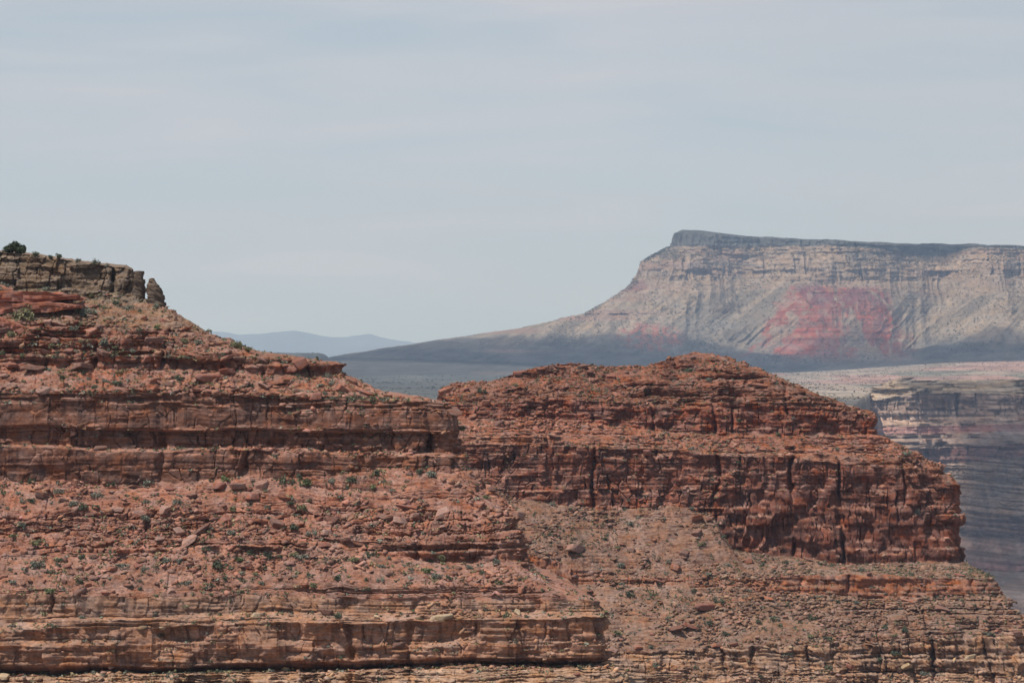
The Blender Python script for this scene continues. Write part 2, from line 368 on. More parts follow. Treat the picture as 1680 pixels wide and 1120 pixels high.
def zone_colour(V, Nr, I, palette, seed, k=1.0, soil_lo=0.45, soil_hi=0.8):
    """rock colour by bed with stains, soil and dust where debris can lie"""
    s, z = I['S'], I['Z']; ic, jf = I['info']['ic'], I['info']['jf']
    seg = I['seg']
    rock = np.stack([np.array([palette[min(i, len(palette) - 1)][0] for i in seg])] * s.shape[1], 1)
    soil = np.stack([np.array([palette[min(i, len(palette) - 1)][1] for i in seg])] * s.shape[1], 1)
    dark = np.stack([np.array([palette[min(i, len(palette) - 1)][2] for i in seg])] * s.shape[1], 1)
    v = 0.78 + 0.34 * rnd(ic, 3, seed) + 0.22 * (rnd(jf, 4, seed) - 0.5) + 0.25 * (rnd(I['info']['cell'], ic, seed + 1) - 0.5)
    c = rock * v[..., None]
    # desert varnish: ragged dark drapes hanging down the faces
    drip = sstep(0.46, 0.68, 0.6 * vn(s * 0.9 / k, z * 0.14 / k, seed + 2) + 0.4 * vn(s * 3.1 / k, z * 0.5 / k, seed + 3))
    drip = drip * sstep(.3, .5, vn(s * 5 / k, z * 2.5 / k, seed + 9) + .25)
    c = lerp3(c, dark, 0.6 * drip)
    orange = sstep(0.55, 0.75, vn(s * 0.25 / k, z * 0.5 / k, seed + 4) * 0.7 + 0.3 * vn(s * 1.7 / k, z * 1.7 / k, seed + 5))
    c = lerp3(c, c * np.array([1.22, 1.12, 1.05]), 0.7 * orange)
    nz = Nr[..., 2] + 0.12 * fbm(s * 1.2 / k, z * 1.2 / k + V[..., 1], seed + 6, 3)
    so = sstep(soil_lo, soil_hi, nz)
    sv = 0.82 + 0.4 * vn(s * 0.5 / k, V[..., 1] * 0.5 / k, seed + 7) + 0.25 * (vn(s * 2.5 / k, V[..., 1] * 2.5 / k, seed + 8) - 0.5)
    c = lerp3(c, soil * sv[..., None], so)
    return np.clip(c * 0.885 * np.array([1.0, .955, .905]), 0.012, 0.8)
RED, DRED, ORG, BUF = (0.265, 0.110, 0.076), (0.080, 0.040, 0.033), (0.36, 0.155, 0.090), (0.33, 0.203, 0.138)
BRN, DBRN = (0.174, 0.085, 0.060), (0.065, 0.038, 0.033)
GRY, DGRY = (0.135, 0.098, 0.070), (0.055, 0.040, 0.031)
PNK, TAN, GSL = (0.300, 0.156, 0.113), (0.31, 0.178, 0.121), (0.205, 0.152, 0.115)
palA = ([(GRY, GSL, DGRY)] * 3 + [((0.24, .12, .085), (0.23, .145, .1), DRED)] + [((0.27, .118, .08), (0.25, .135, .098), DRED)] * 2 +
        [((0.28, .122, .084), (.28,.152,.112), DRED)] * 2 + [(RED, PNK, DRED)] + [(BRN, PNK, DBRN)] * 4 + [((0.25, .115, .08), PNK, DBRN)] +
        [(BRN, PNK, DBRN)] + [((0.27, .13, .095), PNK, DRED)] * 3 + [((0.25, .135, .10), (0.29, .155, .115), DRED)] * 2 +
        [((0.29, .175, .125), TAN, DBRN)] * 2 + [((0.275, .150, .102), TAN, DRED)] * 3 + [(BUF, (0.36, .228, .152), DRED)] * 8)
CA = zone_colour(VA, NA, IA, palA, 300)
mA = mesh_np('promontory', VA, grid_faces(*VA.shape[:2], flip=False), CA)
oA = tag(obj('promontory', mA, M_near), 'layered red rock promontory with a grey caprock, filling the left half', 'cliff', kind='structure')

# ------------------------------------------------------------------ red ridge (middle)
nodesB = [
    ([(600, 740), (720, 700), (860, 650), (1060, 634), (1150, 613), (1180, 620)], 650, 1165, 6, cl(res=20, r=.4)),
    ([(600, 720), (700, 680), (714, 664), (721, 640), (742, 632), (800, 625), (860, 605), (940, 598), (1000, 602), (1060, 601), (1100, 587), (1140, 578), (1180, 584)], 612, 1180, 6,
     cl(c=.1, f=.12, b=.15, r=.75, t=.25, u=.45)),
    ([(600, 725), (700, 690), (716, 672), (726, 653), (860, 635), (1000, 637), (1130, 622), (1240, 612), (1330, 642)], 603, 1325, 5, cl(c=.3, f=.28, b=.4, r=.6, t=.55, u=.7, a=.7)),
    ([(600, 730), (700, 695), (730, 668), (900, 655), (1080, 668), (1200, 664), (1330, 666), (1440, 684)], 596, 1440, 4, cl(c=.5, f=.35, b=.6, r=.2, u=.7, a=.9)),
    ([(600, 735), (700, 700), (730, 684), (900, 690), (1050, 704), (1200, 716), (1330, 714), (1450, 716)], 594.6, 1449, 4, cl(c=.2, f=.3, r=.5, t=.5, u=.4)),
    ([(600, 700), (720, 700), (770, 712), (900, 722), (1100, 735), (1300, 742), (1500, 752), (1545, 768)], 586.5, 1545, 4, cl(c=.3, f=.3, b=.2, r=.3, t=.6)),
    ([(600, 715), (760, 728), (1000, 738), (1300, 750), (1480, 770), (1566, 796)], 585, 1566, 4, cl(c=.2, f=.12, b=.75, u=.5, a=.6)),
    ([(600, 750), (760, 765), (850, 780), (1000, 790), (1300, 812), (1577, 850)], 584.2, 1577, 4, cl(c=.2, f=.10, b=1.0, u=.5, a=.6)),
    ([(600, 765), (740, 770), (800, 795), (850, 822), (1000, 834), (1100, 830), (1170, 846), (1200, 900), (1300, 915), (1400, 925), (1560, 922)], 582.8, 1568, 4,
     cl(c=.1, f=.12, r=.45, t=.2, u=.3)),
    ([(600, 900), (850, 905), (1000, 945), (1200, 950), (1290, 944), (1450, 944), (1620, 950)], 568, 1622, 4, cl(c=.3, f=.25, b=.4, r=.3, u=.3)),
    ([(600, 960), (850, 957), (1000, 960), (1200, 964), (1290, 976), (1450, 980), (1640, 974)], 566.4, 1640, 4, cl(c=.1, f=.15, r=.45, t=.3, u=.35)),
    ([(600, 1070), (900, 1075), (1100, 1068), (1250, 1060), (1400, 1058), (1700, 1040)], 551, 1705, 5, cl(c=.5, f=.35, b=.6, r=.3, u=.5)),
    ([(600, 1100), (900, 1100), (1250, 1096), (1700, 1096)], 549.5, 1740, 5, cl(c=.3, f=.3, b=.3, r=.5, t=.8, u=.5)),
    ([(600, 1240), (1850, 1240)], 532, 1850, 6, cl(r=.5, t=.5, f=.3, res=4)),
    ([(600, 1700), (1850, 1700)], 480, 2100, 8, cl(res=20, r=.5)),
    ([(600, 7000), (1850, 7000)], 333, 3000, 10, cl(res=20)),
]
bcB = make_beds(-470, 40, 0.8, 2.8, 21); bfB = make_beds(-470, 40, 0.22, 0.7, 22)
fB0 = strata(bcB, bfB, 500, bw=2.6, und=(1.6, 0.04))
def fB(s, z, X, Y, PX, slope, K, seg):
    # blocky outcrops break through the foot of the slope on the right
    m = sstep(1380, 1430, PX + 14 * fbm(z * .4, s * .1, 77, 2)) * ((seg >= 10) & (seg <= 13))[:, None]
    K = dict(K)
    for q, a in (('c', .7), ('b', 1.0), ('f', .25), ('t', 1.1), ('u', .4)): K[q] = K[q] * (1 - m) + a * m
    return fB0(s, z, X, Y, PX, slope, K, seg)
VB, NB, IB = sweep(nodesB, 520, 1350, 1, 0.15, fB, flank=220, drop=0.3, nflank=110, wob=5.0, wobf=0.016)
palB = ([((0.25, .102, .068), (0.235, .118, .082), DRED)] * 3 + [((0.25, .092, .062), (0.245, .115, .08), DRED)] + [((0.30, .12, .08), (0.285, .14, .098), DRED)] +
        [((0.27, .125, .085), (0.29, .15, .105), DRED)] + [((.185, .076, .054), PNK, DBRN)] * 2 + [((0.26, .14, .102), (0.228, .139, .102), DRED)] +
        [((0.33, .14, .085), (0.245, .14, .10), DRED)] + [((0.28, .155, .11), (0.235, .146, .106), DRED)] + [((0.34, .2, .135), (0.33, .21, .145), DBRN)] * 8)
CB = zone_colour(VB, NB, IB, palB, 700)
mB = mesh_np('ridge', VB, grid_faces(*VB.shape[:2]), CB)
oB = tag(obj('ridge', mB, M_mid), 'rounded red ridge with a dark cliff band and pale talus, behind the promontory', 'ridge', kind='structure')

# ------------------------------------------------------------------ far pale mesa
def waveC(px, py):
    up = sstep(620, 560, py)
    return up * (150 * np.exp(-((px - 1535) / 60.0) ** 2) - 70 * np.exp(-((px - 1370) / 90.0) ** 2) + 90 * np.exp(-((px - 1225) / 55.0) ** 2) - 60 * np.exp(-((px - 1625) / 40.0) ** 2)) 
nodesC = [
    ([(1110, 379), (1220, 388), (1350, 394), (1500, 401), (1680, 405), (2100, 412)], 10600, 1135, 80, cl(res=30)),
    ([(1120, 377), (1150, 378), (1220, 387), (1350, 393), (1500, 400), (1600, 400), (1680, 404), (2100, 411)], 9330, 1119, 14, cl(c=2, f=2, b=3, u=.4, r=.3)),
    ([(1106, 383), (1150, 384), (1220, 390), (1350, 395), (1500, 402), (1600, 402), (1680, 406), (2100, 413)], 9300, 1106, 14, cl(c=5, f=4, b=12, u=.9, a=1.0)),
    ([(1098, 404), (1250, 405), (1350, 403), (1440, 408), (1530, 424), (1600, 404), (1680, 410), (2100, 415)], 9275, 1098, 14, cl(c=6, f=6, b=5, r=.5, t=.5, u=.6)),
    ([(1050, 428), (1200, 424), (1350, 424), (1500, 440), (1680, 426), (2100, 430)], 9215, 1052, 14, cl(c=6, f=5, b=7, r=.3, u=.5)),
    ([(1040, 445), (1200, 437), (1350, 438), (1500, 448), (1680, 438), (2100, 440)], 9190, 1045, 14, cl(c=7, f=5, b=9, r=.3, u=.5)),
    ([(1033, 466), (1200, 454), (1350, 466), (1500, 461), (1680, 456), (2100, 460)], 9165, 1035, 20, cl(c=1.5, f=1.2, b=2, r=.3, t=.1, u=.5)),
    ([(1000, 492), (1200, 478), (1300, 471), (1450, 474), (1550, 490), (1680, 480), (2100, 480)], 9110, 1000, 40, cl(c=1.2, f=1.2, b=1, r=.3, t=.1, u=.4)),
    ([(955, 515), (1200, 516), (1300, 497), (1450, 499), (1550, 520), (1680, 515), (2100, 515)], 9040, 955, 90, cl(c=.8, f=.8, b=.5, r=.3, t=.1, u=.4)),
    ([(860, 537), (1000, 548), (1200, 560), (1300, 582), (1450, 582), (1550, 560), (1680, 560), (2100, 565)], 8860, 860, 120, cl(c=1, f=1, r=.3, u=.4)),
    ([(718, 559), (1000, 577), (1300, 598), (1680, 582), (2100, 580)], 8640, 718, 150, cl(r=.2, u=.25)),
    ([(548, 585), (800, 593), (1000, 602), (1300, 612), (1680, 592), (2100, 585)], 8300, 548, 200, cl(r=.15, res=2)),
    ([(400, 615), (1000, 635), (1680, 625), (2100, 620)], 7300, 380, 300, cl(res=6)),
]
bcC = make_beds(-900, 500, 10, 32, 31); bfC = make_beds(-900, 500, 3, 8, 32)
fC0 = strata(bcC, bfC, 900, bw=3.2, und=(1.4, 0.05), k=12.0)
def fC(s, z, X, Y, PX, slope, K, seg):
    D, DZ, info = fC0(s, z, X, Y, PX, slope, K, seg)
    g = ((seg >= 3) & (seg <= 10))[:, None] * np.ones_like(s)
    ci = np.arange(s.shape[1])[None, :]
    g = g * np.where((seg < 8)[:, None], 0.15 + 0.85 * sstep(1330, 1240, ci), 1.0)
    low = sstep(20, -40, z)
    # gullies and buttresses eaten into the flank, slanting as the fans do
    w = s + 25 * fbm(s * .01, z * .01, 901, 3)
    gu = ridged(w * 0.012, z * 0.002, 902, 3)
    D = D * np.where((seg < 9)[:, None], 0.3 + 0.7 * sstep(1345, 1250, ci), 1.0)
    D = D + g * (-50 * (1 - gu) * (1 - 0.65 * low) + 20)
    gs = ridged((w + 1.3 * z) * 0.03, z * 0.004, 905, 2)
    rm = sstep(1275, 1320, PX) * sstep(1475, 1440, PX) * ((seg >= 7) & (seg <= 9))[:, None]
    D = D + g * (-13 * (1 - gs)) * sstep(160, 100, z) * (1 - 0.5 * low) * (1 - .6 * rm) + rm * 2.6 * (rnd(info['jf'], 9, 906) - .5) * 2 * (.4 + vn(s * .02, info['jf'] * 3.3, 907))
    info['gu'] = gu; info['gs'] = gs
    return D, DZ, info
VC, NC, IC = sweep(nodesC, 2150, 1350, -1, 2.6, fC, flank=2500, flank_in=0.10, narc=90, depth_wave=waveC, wob=2.2, wobf=0.05)
def colC():
    s, z, px = IC['S'], IC['Z'], IC['PX']; jf, ic = IC['info']['jf'], IC['info']['ic']
    py = HY - VC[..., 2] / VC[..., 1] * F
    seg = IC['seg'][:, None] * np.ones_like(s)
    nz = NC[..., 2]
    pale = np.array([0.262, 0.196, 0.145]); cream = np.array([0.345, 0.262, 0.190]); olive = np.array([0.150, 0.146, 0.135])
    red = np.array([0.270, 0.086, 0.062]); purple = np.array([0.150, 0.062, 0.066]); capc = np.array([0.085, 0.088, 0.085])
    c = lerp3(pale, cream, vn(s * .01, z * .06, 61))
    c = c * (0.88 + 0.24 * rnd(jf, 2, 62))[..., None]
    c = lerp3(c, np.array([0.30, 0.20, 0.155]), 0.6 * sstep(0.45, 0.7, vn(s * .006, ic * 3.1, 63)))
    # scree fans below the cliffs, then scrub whose colour also carries painted cloud shade
    sl = sstep(5.5, 6.6, seg)
    streak = vn((s + 1.25 * z) * 0.035, z * 0.006, 64) * .6 + .4 * vn((s + 1.25 * z) * 0.11, z * 0.012, 65)
    fan = lerp3(np.array([0.178, 0.150, 0.118]), np.array([0.300, 0.240, 0.180]), sstep(0.3, 0.7, streak))
    c = lerp3(c, fan, sl)
    lowm = sstep(524 + 14 * sstep(1150, 1300, px), 580, py + 34 * (vn(s * .006, z * .01, 66) - .5) * 2)
    c = lerp3(c, olive * (0.35 + 0.7 * vn(s * .02, z * .1, 67) + .6 * vn((s + 2 * z) * .05, VC[..., 1] * .008, 167))[..., None], 0.92 * lowm)
    c = lerp3(c, np.array([.066, .066, .06]) * (.7 + .6 * vn(s * .03, VC[..., 1] * .02, 76))[..., None], sstep(9.6, 10.6, seg) * np.ones_like(s))
    c = lerp3(c, np.array([0.27, 0.18, 0.145]), 0.7 * sl * sstep(0.62, 0.75, vn(s * .004, z * .05, 68)) * sstep(1150, 1000, px))
    # red beds laid bare below the pale cliffs
    wob = 25 * fbm(s * .02, z * .035, 69, 5, .6)
    x = px + wob; y = py + 0.35 * wob
    xl = np.interp(y, [468, 480, 500, 530, 560, 590], [1300, 1290, 1278, 1262, 1242, 1210]); xr = np.interp(y, [468, 480, 520, 560, 590], [1440, 1454, 1470, 1488, 1496])
    r = sstep(-10, 16, x - xl) * sstep(-12, 20, xr - x) * sstep(464, 478, y) * sstep(600, 574, y)
    # pale aprons of debris running down across the red
    def tongue(x0, y0, x1, y1, w0, w1):
        t = np.clip((y - y0) / (y1 - y0), 0, 1); xc = x0 + (x1 - x0) * t
        return sstep(1.1, 0.6, np.abs(x - xc) / (w0 + (w1 - w0) * t)) * sstep(y0 - 4, y0 + 8, y)
    ton = np.maximum.reduce([tongue(1318, 500, 1245, 592, 4, 26), tongue(1386, 498, 1424, 592, 4, 34), tongue(1366, 470, 1380, 520, 2, 4), tongue(1420, 470, 1462, 512, 2, 4)])
    speck = vn(s * .09, z * .12, 70)
    rc_ = red * (0.75 + 0.5 * rnd(jf, 5, 71))[..., None]
    rc_ = lerp3(rc_, purple, 0.8 * sstep(503, 492, y) * sstep(0.35, 0.5, vn(s * .015, z * .02, 72)))
    rr = np.clip(r * (1 - 0.85 * ton) * (0.6 + 0.6 * sstep(0.25, 0.5, speck)), 0, 1)
    c = lerp3(c, rc_, rr)
    r2 = sstep(1.1, 0.7, np.hypot((x - 1066) / 58, (y - 553) / 24)) * sstep(.25, .55, speck)
    c = lerp3(c, np.array([0.30, 0.135, 0.108]), 0.92 * r2)
    r3 = sstep(1.1, .6, np.hypot((x - 1040 + (y - 465) * .9) / 26, (y - 470) / 14))
    c = lerp3(c, np.array([0.22, 0.105, 0.095]), 0.7 * r3)
    # wooded cap
    capm = sstep(2.9, 2.0, seg) * np.ones_like(s)
    c = lerp3(c, capc * (0.8 + 0.5 * vn(s * .03, z * .08, 73))[..., None], capm * (seg < 3))
    w2 = sstep(0.58, 0.7, vn(s * .012, z * .03, 74)) * (seg >= 3) * (seg < 5)
    c = lerp3(c, olive * .8, 0.55 * w2)
    return np.clip(c * .81 * np.array([1.02, .955, .92]), 0.02, 0.8)
CC = colC()
oC = tag(obj('mesa', mesh_np('mesa', VC, grid_faces(*VC.shape[:2], flip=True), CC), M_far),
         'far pale flat-topped mesa with dark cap and pink red beds on its flank', 'mesa', kind='structure')

# ------------------------------------------------------------------ canyon wall (right)
def waveD(px, py):
    sp = np.exp(-((px - 1690) / 75.0) ** 2) * sstep(690, 740, py)
    return -80 * sp + 60 * np.exp(-((px - 1560) / 50.0) ** 2)
nodesD = [
    ([(1470, 626), (1680, 624), (2100, 622)], 4700, 1475, 30, cl(res=30)),
    ([(1440, 632), (1462, 627), (1490, 624), (1680, 622), (2100, 620)], 4300, 1462, 25, cl(c=2, f=2, b=1, r=.4, t=.8, u=.4)),
    ([(1405, 662), (1500, 646), (1560, 645), (1680, 648), (2100, 645)], 4215, 1404, 25, cl(c=3, f=1.0, b=9, u=.5, a=.3)),
    ([(1405, 690), (1500, 688), (1680, 682), (2100, 680)], 4203, 1408, 25, cl(c=2, f=2, b=2, r=.3, t=.8, u=.4)),
    ([(1405, 702), (1680, 696), (2100, 690)], 4182, 1402, 25, cl(c=3, f=2, b=3, u=.4)),
    ([(1405, 716), (1680, 708), (2100, 702)], 4177, 1400, 25, cl(c=2, f=2, b=1, r=.3, t=1, u=.4)),
    ([(1405, 742), (1680, 728), (2100, 720)], 4138, 1395, 25, cl(c=5, f=2, b=7, u=.5, a=.3)),
    ([(1405, 772), (1680, 752), (2100, 745)], 4130, 1395, 25, cl(c=5, f=4, b=2, r=.4, t=1.0, u=.5)),
    ([(1405, 862), (1680, 850), (2100, 840)], 4050, 1390, 30, cl(c=5, f=3, b=6, u=.5, a=.3)),
    ([(1405, 886), (1680, 880), (2100, 870)], 4042, 1390, 30, cl(c=1, f=1, r=.3, t=.4, u=.4)),
    ([(1405, 925), (1680, 920), (2100, 910)], 4012, 1390, 30, cl(c=2, f=2, b=2, u=.4)),
    ([(1405, 940), (1680, 938), (2100, 930)], 4006, 1390, 30, cl(c=1, f=1, r=.3, t=.4, u=.4)),
    ([(1405, 1180), (1680, 1180), (2100, 1180)], 3450, 1380, 40, cl(res=5)),
]
bcD = make_beds(-900, 100, 5, 16, 41); bfD = make_beds(-900, 100, 1.5, 5, 42)
VD, ND, ID = sweep(nodesD, 2150, 560, -1, 1.3, strata(bcD, bfD, 1200, bw=3.0, und=(4.5, 0.07), k=6.0), flank=900, flank_in=0.16, narc=60, depth_wave=waveD)
def colD():
    s, z, px = ID['S'], ID['Z'], ID['PX']; jf, ic = ID['info']['jf'], ID['info']['ic']; seg = ID['seg'][:, None] * np.ones_like(s); nz = ND[..., 2]
    base = np.array([[0.30, .265, .205], [0.30, .265, .205], [0.20, .165, .15], [.25, .2, .17], [0.21, .11, .105], [0.25, .2, .175], [0.215, .13, .125],
                     [0.27, .23, .2], [.2, .16, .155], [.24, .19, .175], [.21, .14, .14], [.24, .2, .185], [.24, .2, .185]])
    c = base[ID['seg']][:, None, :] * np.ones(s.shape + (1,))
    c = c * (0.45 + 0.5 * rnd(jf, 2, 81) + 0.75 * rnd(ic, 1, 82))[..., None]
    c = c * (.55 + .5 * vn(s * .10, z * .4, 84) + .45 * vn(s * .012, z * .5, 85))[..., None]
    c = c * (.68 + .64 * vn(s * .003, z * .22, 86))[..., None]
    c = c * (.78 + .44 * vn(s * .22, z * .03, 87))[..., None]
    soil = np.array([0.30, .26, .21])
    c = lerp3(c, soil * (0.65 + 0.7 * vn(s * .03, z * .05, 83))[..., None], 0.28 * sstep(.45, .8, nz))
    return np.clip(.92 * c * np.array([1.16, .96, .84]), .03, .7)
oD = tag(obj('canyon_wall', mesh_np('canyon_wall', VD, grid_faces(*VD.shape[:2], flip=True), colD()), M_wall),
         'shaded purple grey canyon wall in bands, beyond the right end of the ridge', 'canyon wall', kind='structure')

# ------------------------------------------------------------------ ground: canyon floor, plateau and plain out to the horizon
def build_ground():
    pxs = np.concatenate([np.linspace(-9000, -400, 60), np.linspace(-380, 2100, 620), np.linspace(2120, 11000, 60)])
    ys = np.concatenate([np.linspace(-400, 3000, 30), np.linspace(3020, 9000, 540), 9000 * (100000 / 9000.0) ** np.linspace(0.01, 1, 90)])
    PXg, Yg = np.meshgrid(pxs, ys)
    X = (PXg - CX) / F * np.maximum(Yg, 900)
    top = -64 + 34 * sstep(700, 1450, X) * sstep(5200, 8000, Yg) + 5 * fbm(X * .002, Yg * .002, 51, 4) * sstep(9500, 7000, Yg) + 1.2 * fbm(X * .02, Yg * .02, 52, 3)
    # low dark butte with a flat pink top to the left, standing on the plain
    ex = X + 560; ey = (Yg - 7300) / 1.2
    edge = np.where(ex > 0, ex / 150.0, -ex / 700.0)
    hb = 58 * sstep(1.0, 0.55, np.hypot(edge, ey / 330.0) + 0.12 * fbm(X * .006, Yg * .006, 53, 3))
    top = top + hb
    edge_y = np.interp(PXg, [1385, 1404, 1412, 1420, 1430, 1440], [3250, 3505, 3720, 3965, 4300, 4600]) + (110 * fbm(X * .007, Yg * 0, 54, 3) + 40 * fbm(X * .03, Yg * 0, 55, 2)) * sstep(1390, 1340, PXg)
    rim = np.clip((Yg - edge_y + 330 + 60 * fbm(X * .01, Yg * .01, 154, 3)) / 340, 0, 1)
    rq = rim * 9; rim = np.where(rim < 1, (np.floor(rq) + .25 * (rq % 1) + .75 * sstep(.55, .95, rq % 1)) / 9, rim)
    Z = -470 + (470 + top) * rim
    far = sstep(9000, 14000, Yg)
    Z = Z * (1 - far) + (-90 + 40 * fbm(X * .0003, Yg * .0003, 55, 3)) * far
    tan, olive, pink = np.array([.225, .175, .138]), np.array([.062, .062, .054]), np.array([.27, .16, .13])
    px = PXg
    n = vn(X * .004, Yg * .0012, 56) * .6 + .4 * vn(X * .016, Yg * .005, 57)
    leftm = sstep(1330, 1080, px)
    c = lerp3(tan * 1.05, np.array([.15, .135, .105]), sstep(.42, .7, n))
    c = lerp3(c, pink, .85 * sstep(.5, .65, vn(X * .006, Yg * .0016, 58)) * sstep(5000, 5800, Yg))
    c = lerp3(c, np.array([.27, .215, .16]), .8 * sstep(4500, 4100, Yg + 300 * (n - .5)) * sstep(1250, 1340, px))
    c = c * (0.7 + 0.6 * vn(X * .03, Yg * .008, 156))[..., None]
    wl = sstep(-72, -84, Z) * (Yg > 2400) * (Yg < 9000)
    bnd = .5 + .9 * vn(X * .002, Z * .035, 158)
    dk = olive * (0.25 + 1.2 * n + .5 * vn(X * .03, Yg * .01, 157))[..., None]
    c = lerp3(c, dk, leftm)
    c = lerp3(c, np.array([.40, .29, .23]) * np.ones_like(c), .8 * sstep(.55, .7, vn(X * .003, Yg * .003, 59)) * leftm * sstep(9500, 12000, Yg))
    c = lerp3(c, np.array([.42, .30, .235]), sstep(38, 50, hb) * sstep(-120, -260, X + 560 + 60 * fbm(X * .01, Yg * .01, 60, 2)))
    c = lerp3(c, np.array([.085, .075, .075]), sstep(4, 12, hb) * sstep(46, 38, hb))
    c = lerp3(c, np.array([.22, .16, .125]) * bnd[..., None], wl)
    V = np.stack([X, Yg, Z], -1)
    global VG; VG = V
    o = obj('ground', mesh_np('ground', V, grid_faces(*X.shape), c, smooth=True), M_ground)
    return tag(o, 'scrub covered plateau and plain between the cliffs and the horizon', 'ground', kind='structure')
oG = build_ground()

# ------------------------------------------------------------------ mountains on the horizon
def build_mountains():
    Y0 = 38000.0
    pxs = np.linspace(-1500, 3400, 900); d = np.linspace(-1, 1, 41)
    sky_px = [-1500, 200, 300, 355, 400, 440, 485, 515, 545, 570, 605, 640, 690, 760, 850, 1000, 1300, 3400]
    sky_py = [560, 556, 549, 544, 548, 546, 541.5, 547, 552, 551.5, 548, 556, 563, 567, 566, 562, 566, 566]
    h = (HY - np.interp(pxs, sky_px, sky_py) - 2.6 * fbm(pxs * .022, pxs * 0, 95, 5, .6)) / F * Y0
    X = (pxs - CX)[None, :] / F * Y0 * np.ones((41, 1)); Y = Y0 + d[:, None] * 5000 + 0 * X
    prof = np.clip(1 - np.abs(d)[:, None], 0, 1) ** 1.3
    rg = ridged(X * .0008, Y * .0008, 91, 4)
    Z = -120 + (h[None, :] + 120) * (prof * (0.86 + 0.14 * (rg - 0.5) * (prof < .97) + 0.14 * (prof >= .97) * 1.0) + 0.25 * (rg - .55) * prof * (1 - prof))
    c = np.ones(X.shape + (3,)) * np.array([.07, .07, .075]) * (0.8 + .4 * vn(X * .001, Z * .01, 92))[..., None]
    o = obj('mountains', mesh_np('mountains', np.stack([X, Y, Z], -1), grid_faces(*X.shape), c, smooth=True), rock_mat('distant_mountain_rock', .002))
    return tag(o, 'faint blue mountain range low on the horizon left of the mesa', 'mountains', kind='structure')
oM = build_mountains()

# ------------------------------------------------------------------ where the photo sees each surface
def zbuffer(lst, w=840, h=560):
    zb = np.full((h, w), 1e9)
    for V in lst:
        p = V.reshape(-1, 3); x = ((CX + p[:, 0] / p[:, 1] * F) * w / 1680).astype(int); y = ((HY - p[:, 2] / p[:, 1] * F) * w / 1680).astype(int)
        k = (x >= 0) & (x < w) & (y >= 0) & (y < h)
        np.minimum.at(zb, (y[k], x[k]), p[k, 1])
    return zb
ZB = zbuffer([VA, VB])
def visible(V, tol):
    p = V.reshape(-1, 3); x = (CX + p[:, 0] / p[:, 1] * F); y = (HY - p[:, 2] / p[:, 1] * F)
    xi, yi = (x / 2).astype(int), (y / 2).astype(int)
    k = (xi >= 0) & (xi < 840) & (yi >= 0) & (yi < 560)
    v = np.zeros(len(p), bool); v[k] = p[k, 1] < ZB[yi[k], xi[k]] + tol
    return v, x, y
visA, pxA, pyA = visible(VA, 0.6); visB, pxB, pyB = visible(VB, 0.9)
PA, PB = VA.reshape(-1, 3), VB.reshape(-1, 3); nA, nB = NA.reshape(-1, 3), NB.reshape(-1, 3)
cA, cB = CA.reshape(-1, 3), CB.reshape(-1, 3)
segA = np.repeat(IA['seg'], VA.shape[1]); segB = np.repeat(IB['seg'], VB.shape[1])

# ------------------------------------------------------------------ stones
def icosphere(sub):
    t = (1 + 5 ** .5) / 2
    v = [(-1, t, 0), (1, t, 0), (-1, -t, 0), (1, -t, 0), (0, -1, t), (0, 1, t), (0, -1, -t), (0, 1, -t), (t, 0, -1), (t, 0, 1), (-t, 0, -1), (-t, 0, 1)]
    f = [(0, 11, 5), (0, 5, 1), (0, 1, 7), (0, 7, 10), (0, 10, 11), (1, 5, 9), (5, 11, 4), (11, 10, 2), (10, 7, 6), (7, 1, 8), (3, 9, 4), (3, 4, 2), (3, 2, 6), (3, 6, 8), (3, 8, 9), (4, 9, 5), (2, 4, 11), (6, 2, 10), (8, 6, 7), (9, 8, 1)]
    v = [np.array(q, float) / np.linalg.norm(q) for q in v]
    for _ in range(sub):
        mid = {}; g = []
        def m(a, b):
            k = (min(a, b), max(a, b))
            if k not in mid:
                p = v[a] + v[b]; v.append(p / np.linalg.norm(p)); mid[k] = len(v) - 1
            return mid[k]
        for a, b, c in f:
            d, e, h = m(a, b), m(b, c), m(c, a); g += [(a, d, h), (b, e, d), (c, h, e), (d, e, h)]
        f = g
    return np.array(v), np.array(f)
def stone(sub, rs, flat=0.6):
    v, f = icosphere(sub)
    # a broken block: six bedding and joint faces plus a few chipped corners
    pl = []
    yaw = rs.rand() * 6.28
    for k in range(4):
        a = yaw + k * math.pi / 2 + rs.normal(0, .22); pl.append((np.array([math.cos(a), math.sin(a), rs.normal(0, .28)]), .55 + .4 * rs.rand()))
    pl.append((np.array([rs.normal(0, .12), rs.normal(0, .12), 1]), .55 + .2 * rs.rand())); pl.append((np.array([0, 0, -1.0]), .6))
    for k in range(4):
        q = rs.normal(size=3); q /= np.linalg.norm(q); pl.append((q, .86 + .25 * rs.rand()))
    r = np.full(len(v), 1.5)
    for q, d in pl:
        q = q / np.linalg.norm(q); c = v @ q; r = np.where(c > 1e-3, np.minimum(r, d / np.maximum(c, 1e-3)), r)
    r *= 1 + 0.022 * rs.normal(size=len(v))
    p = v * r[:, None]
    p[:, 2] *= flat; p[:, 0] *= 0.9 + .9 * rs.rand()
    return p, f
RS = np.random.RandomState(5)
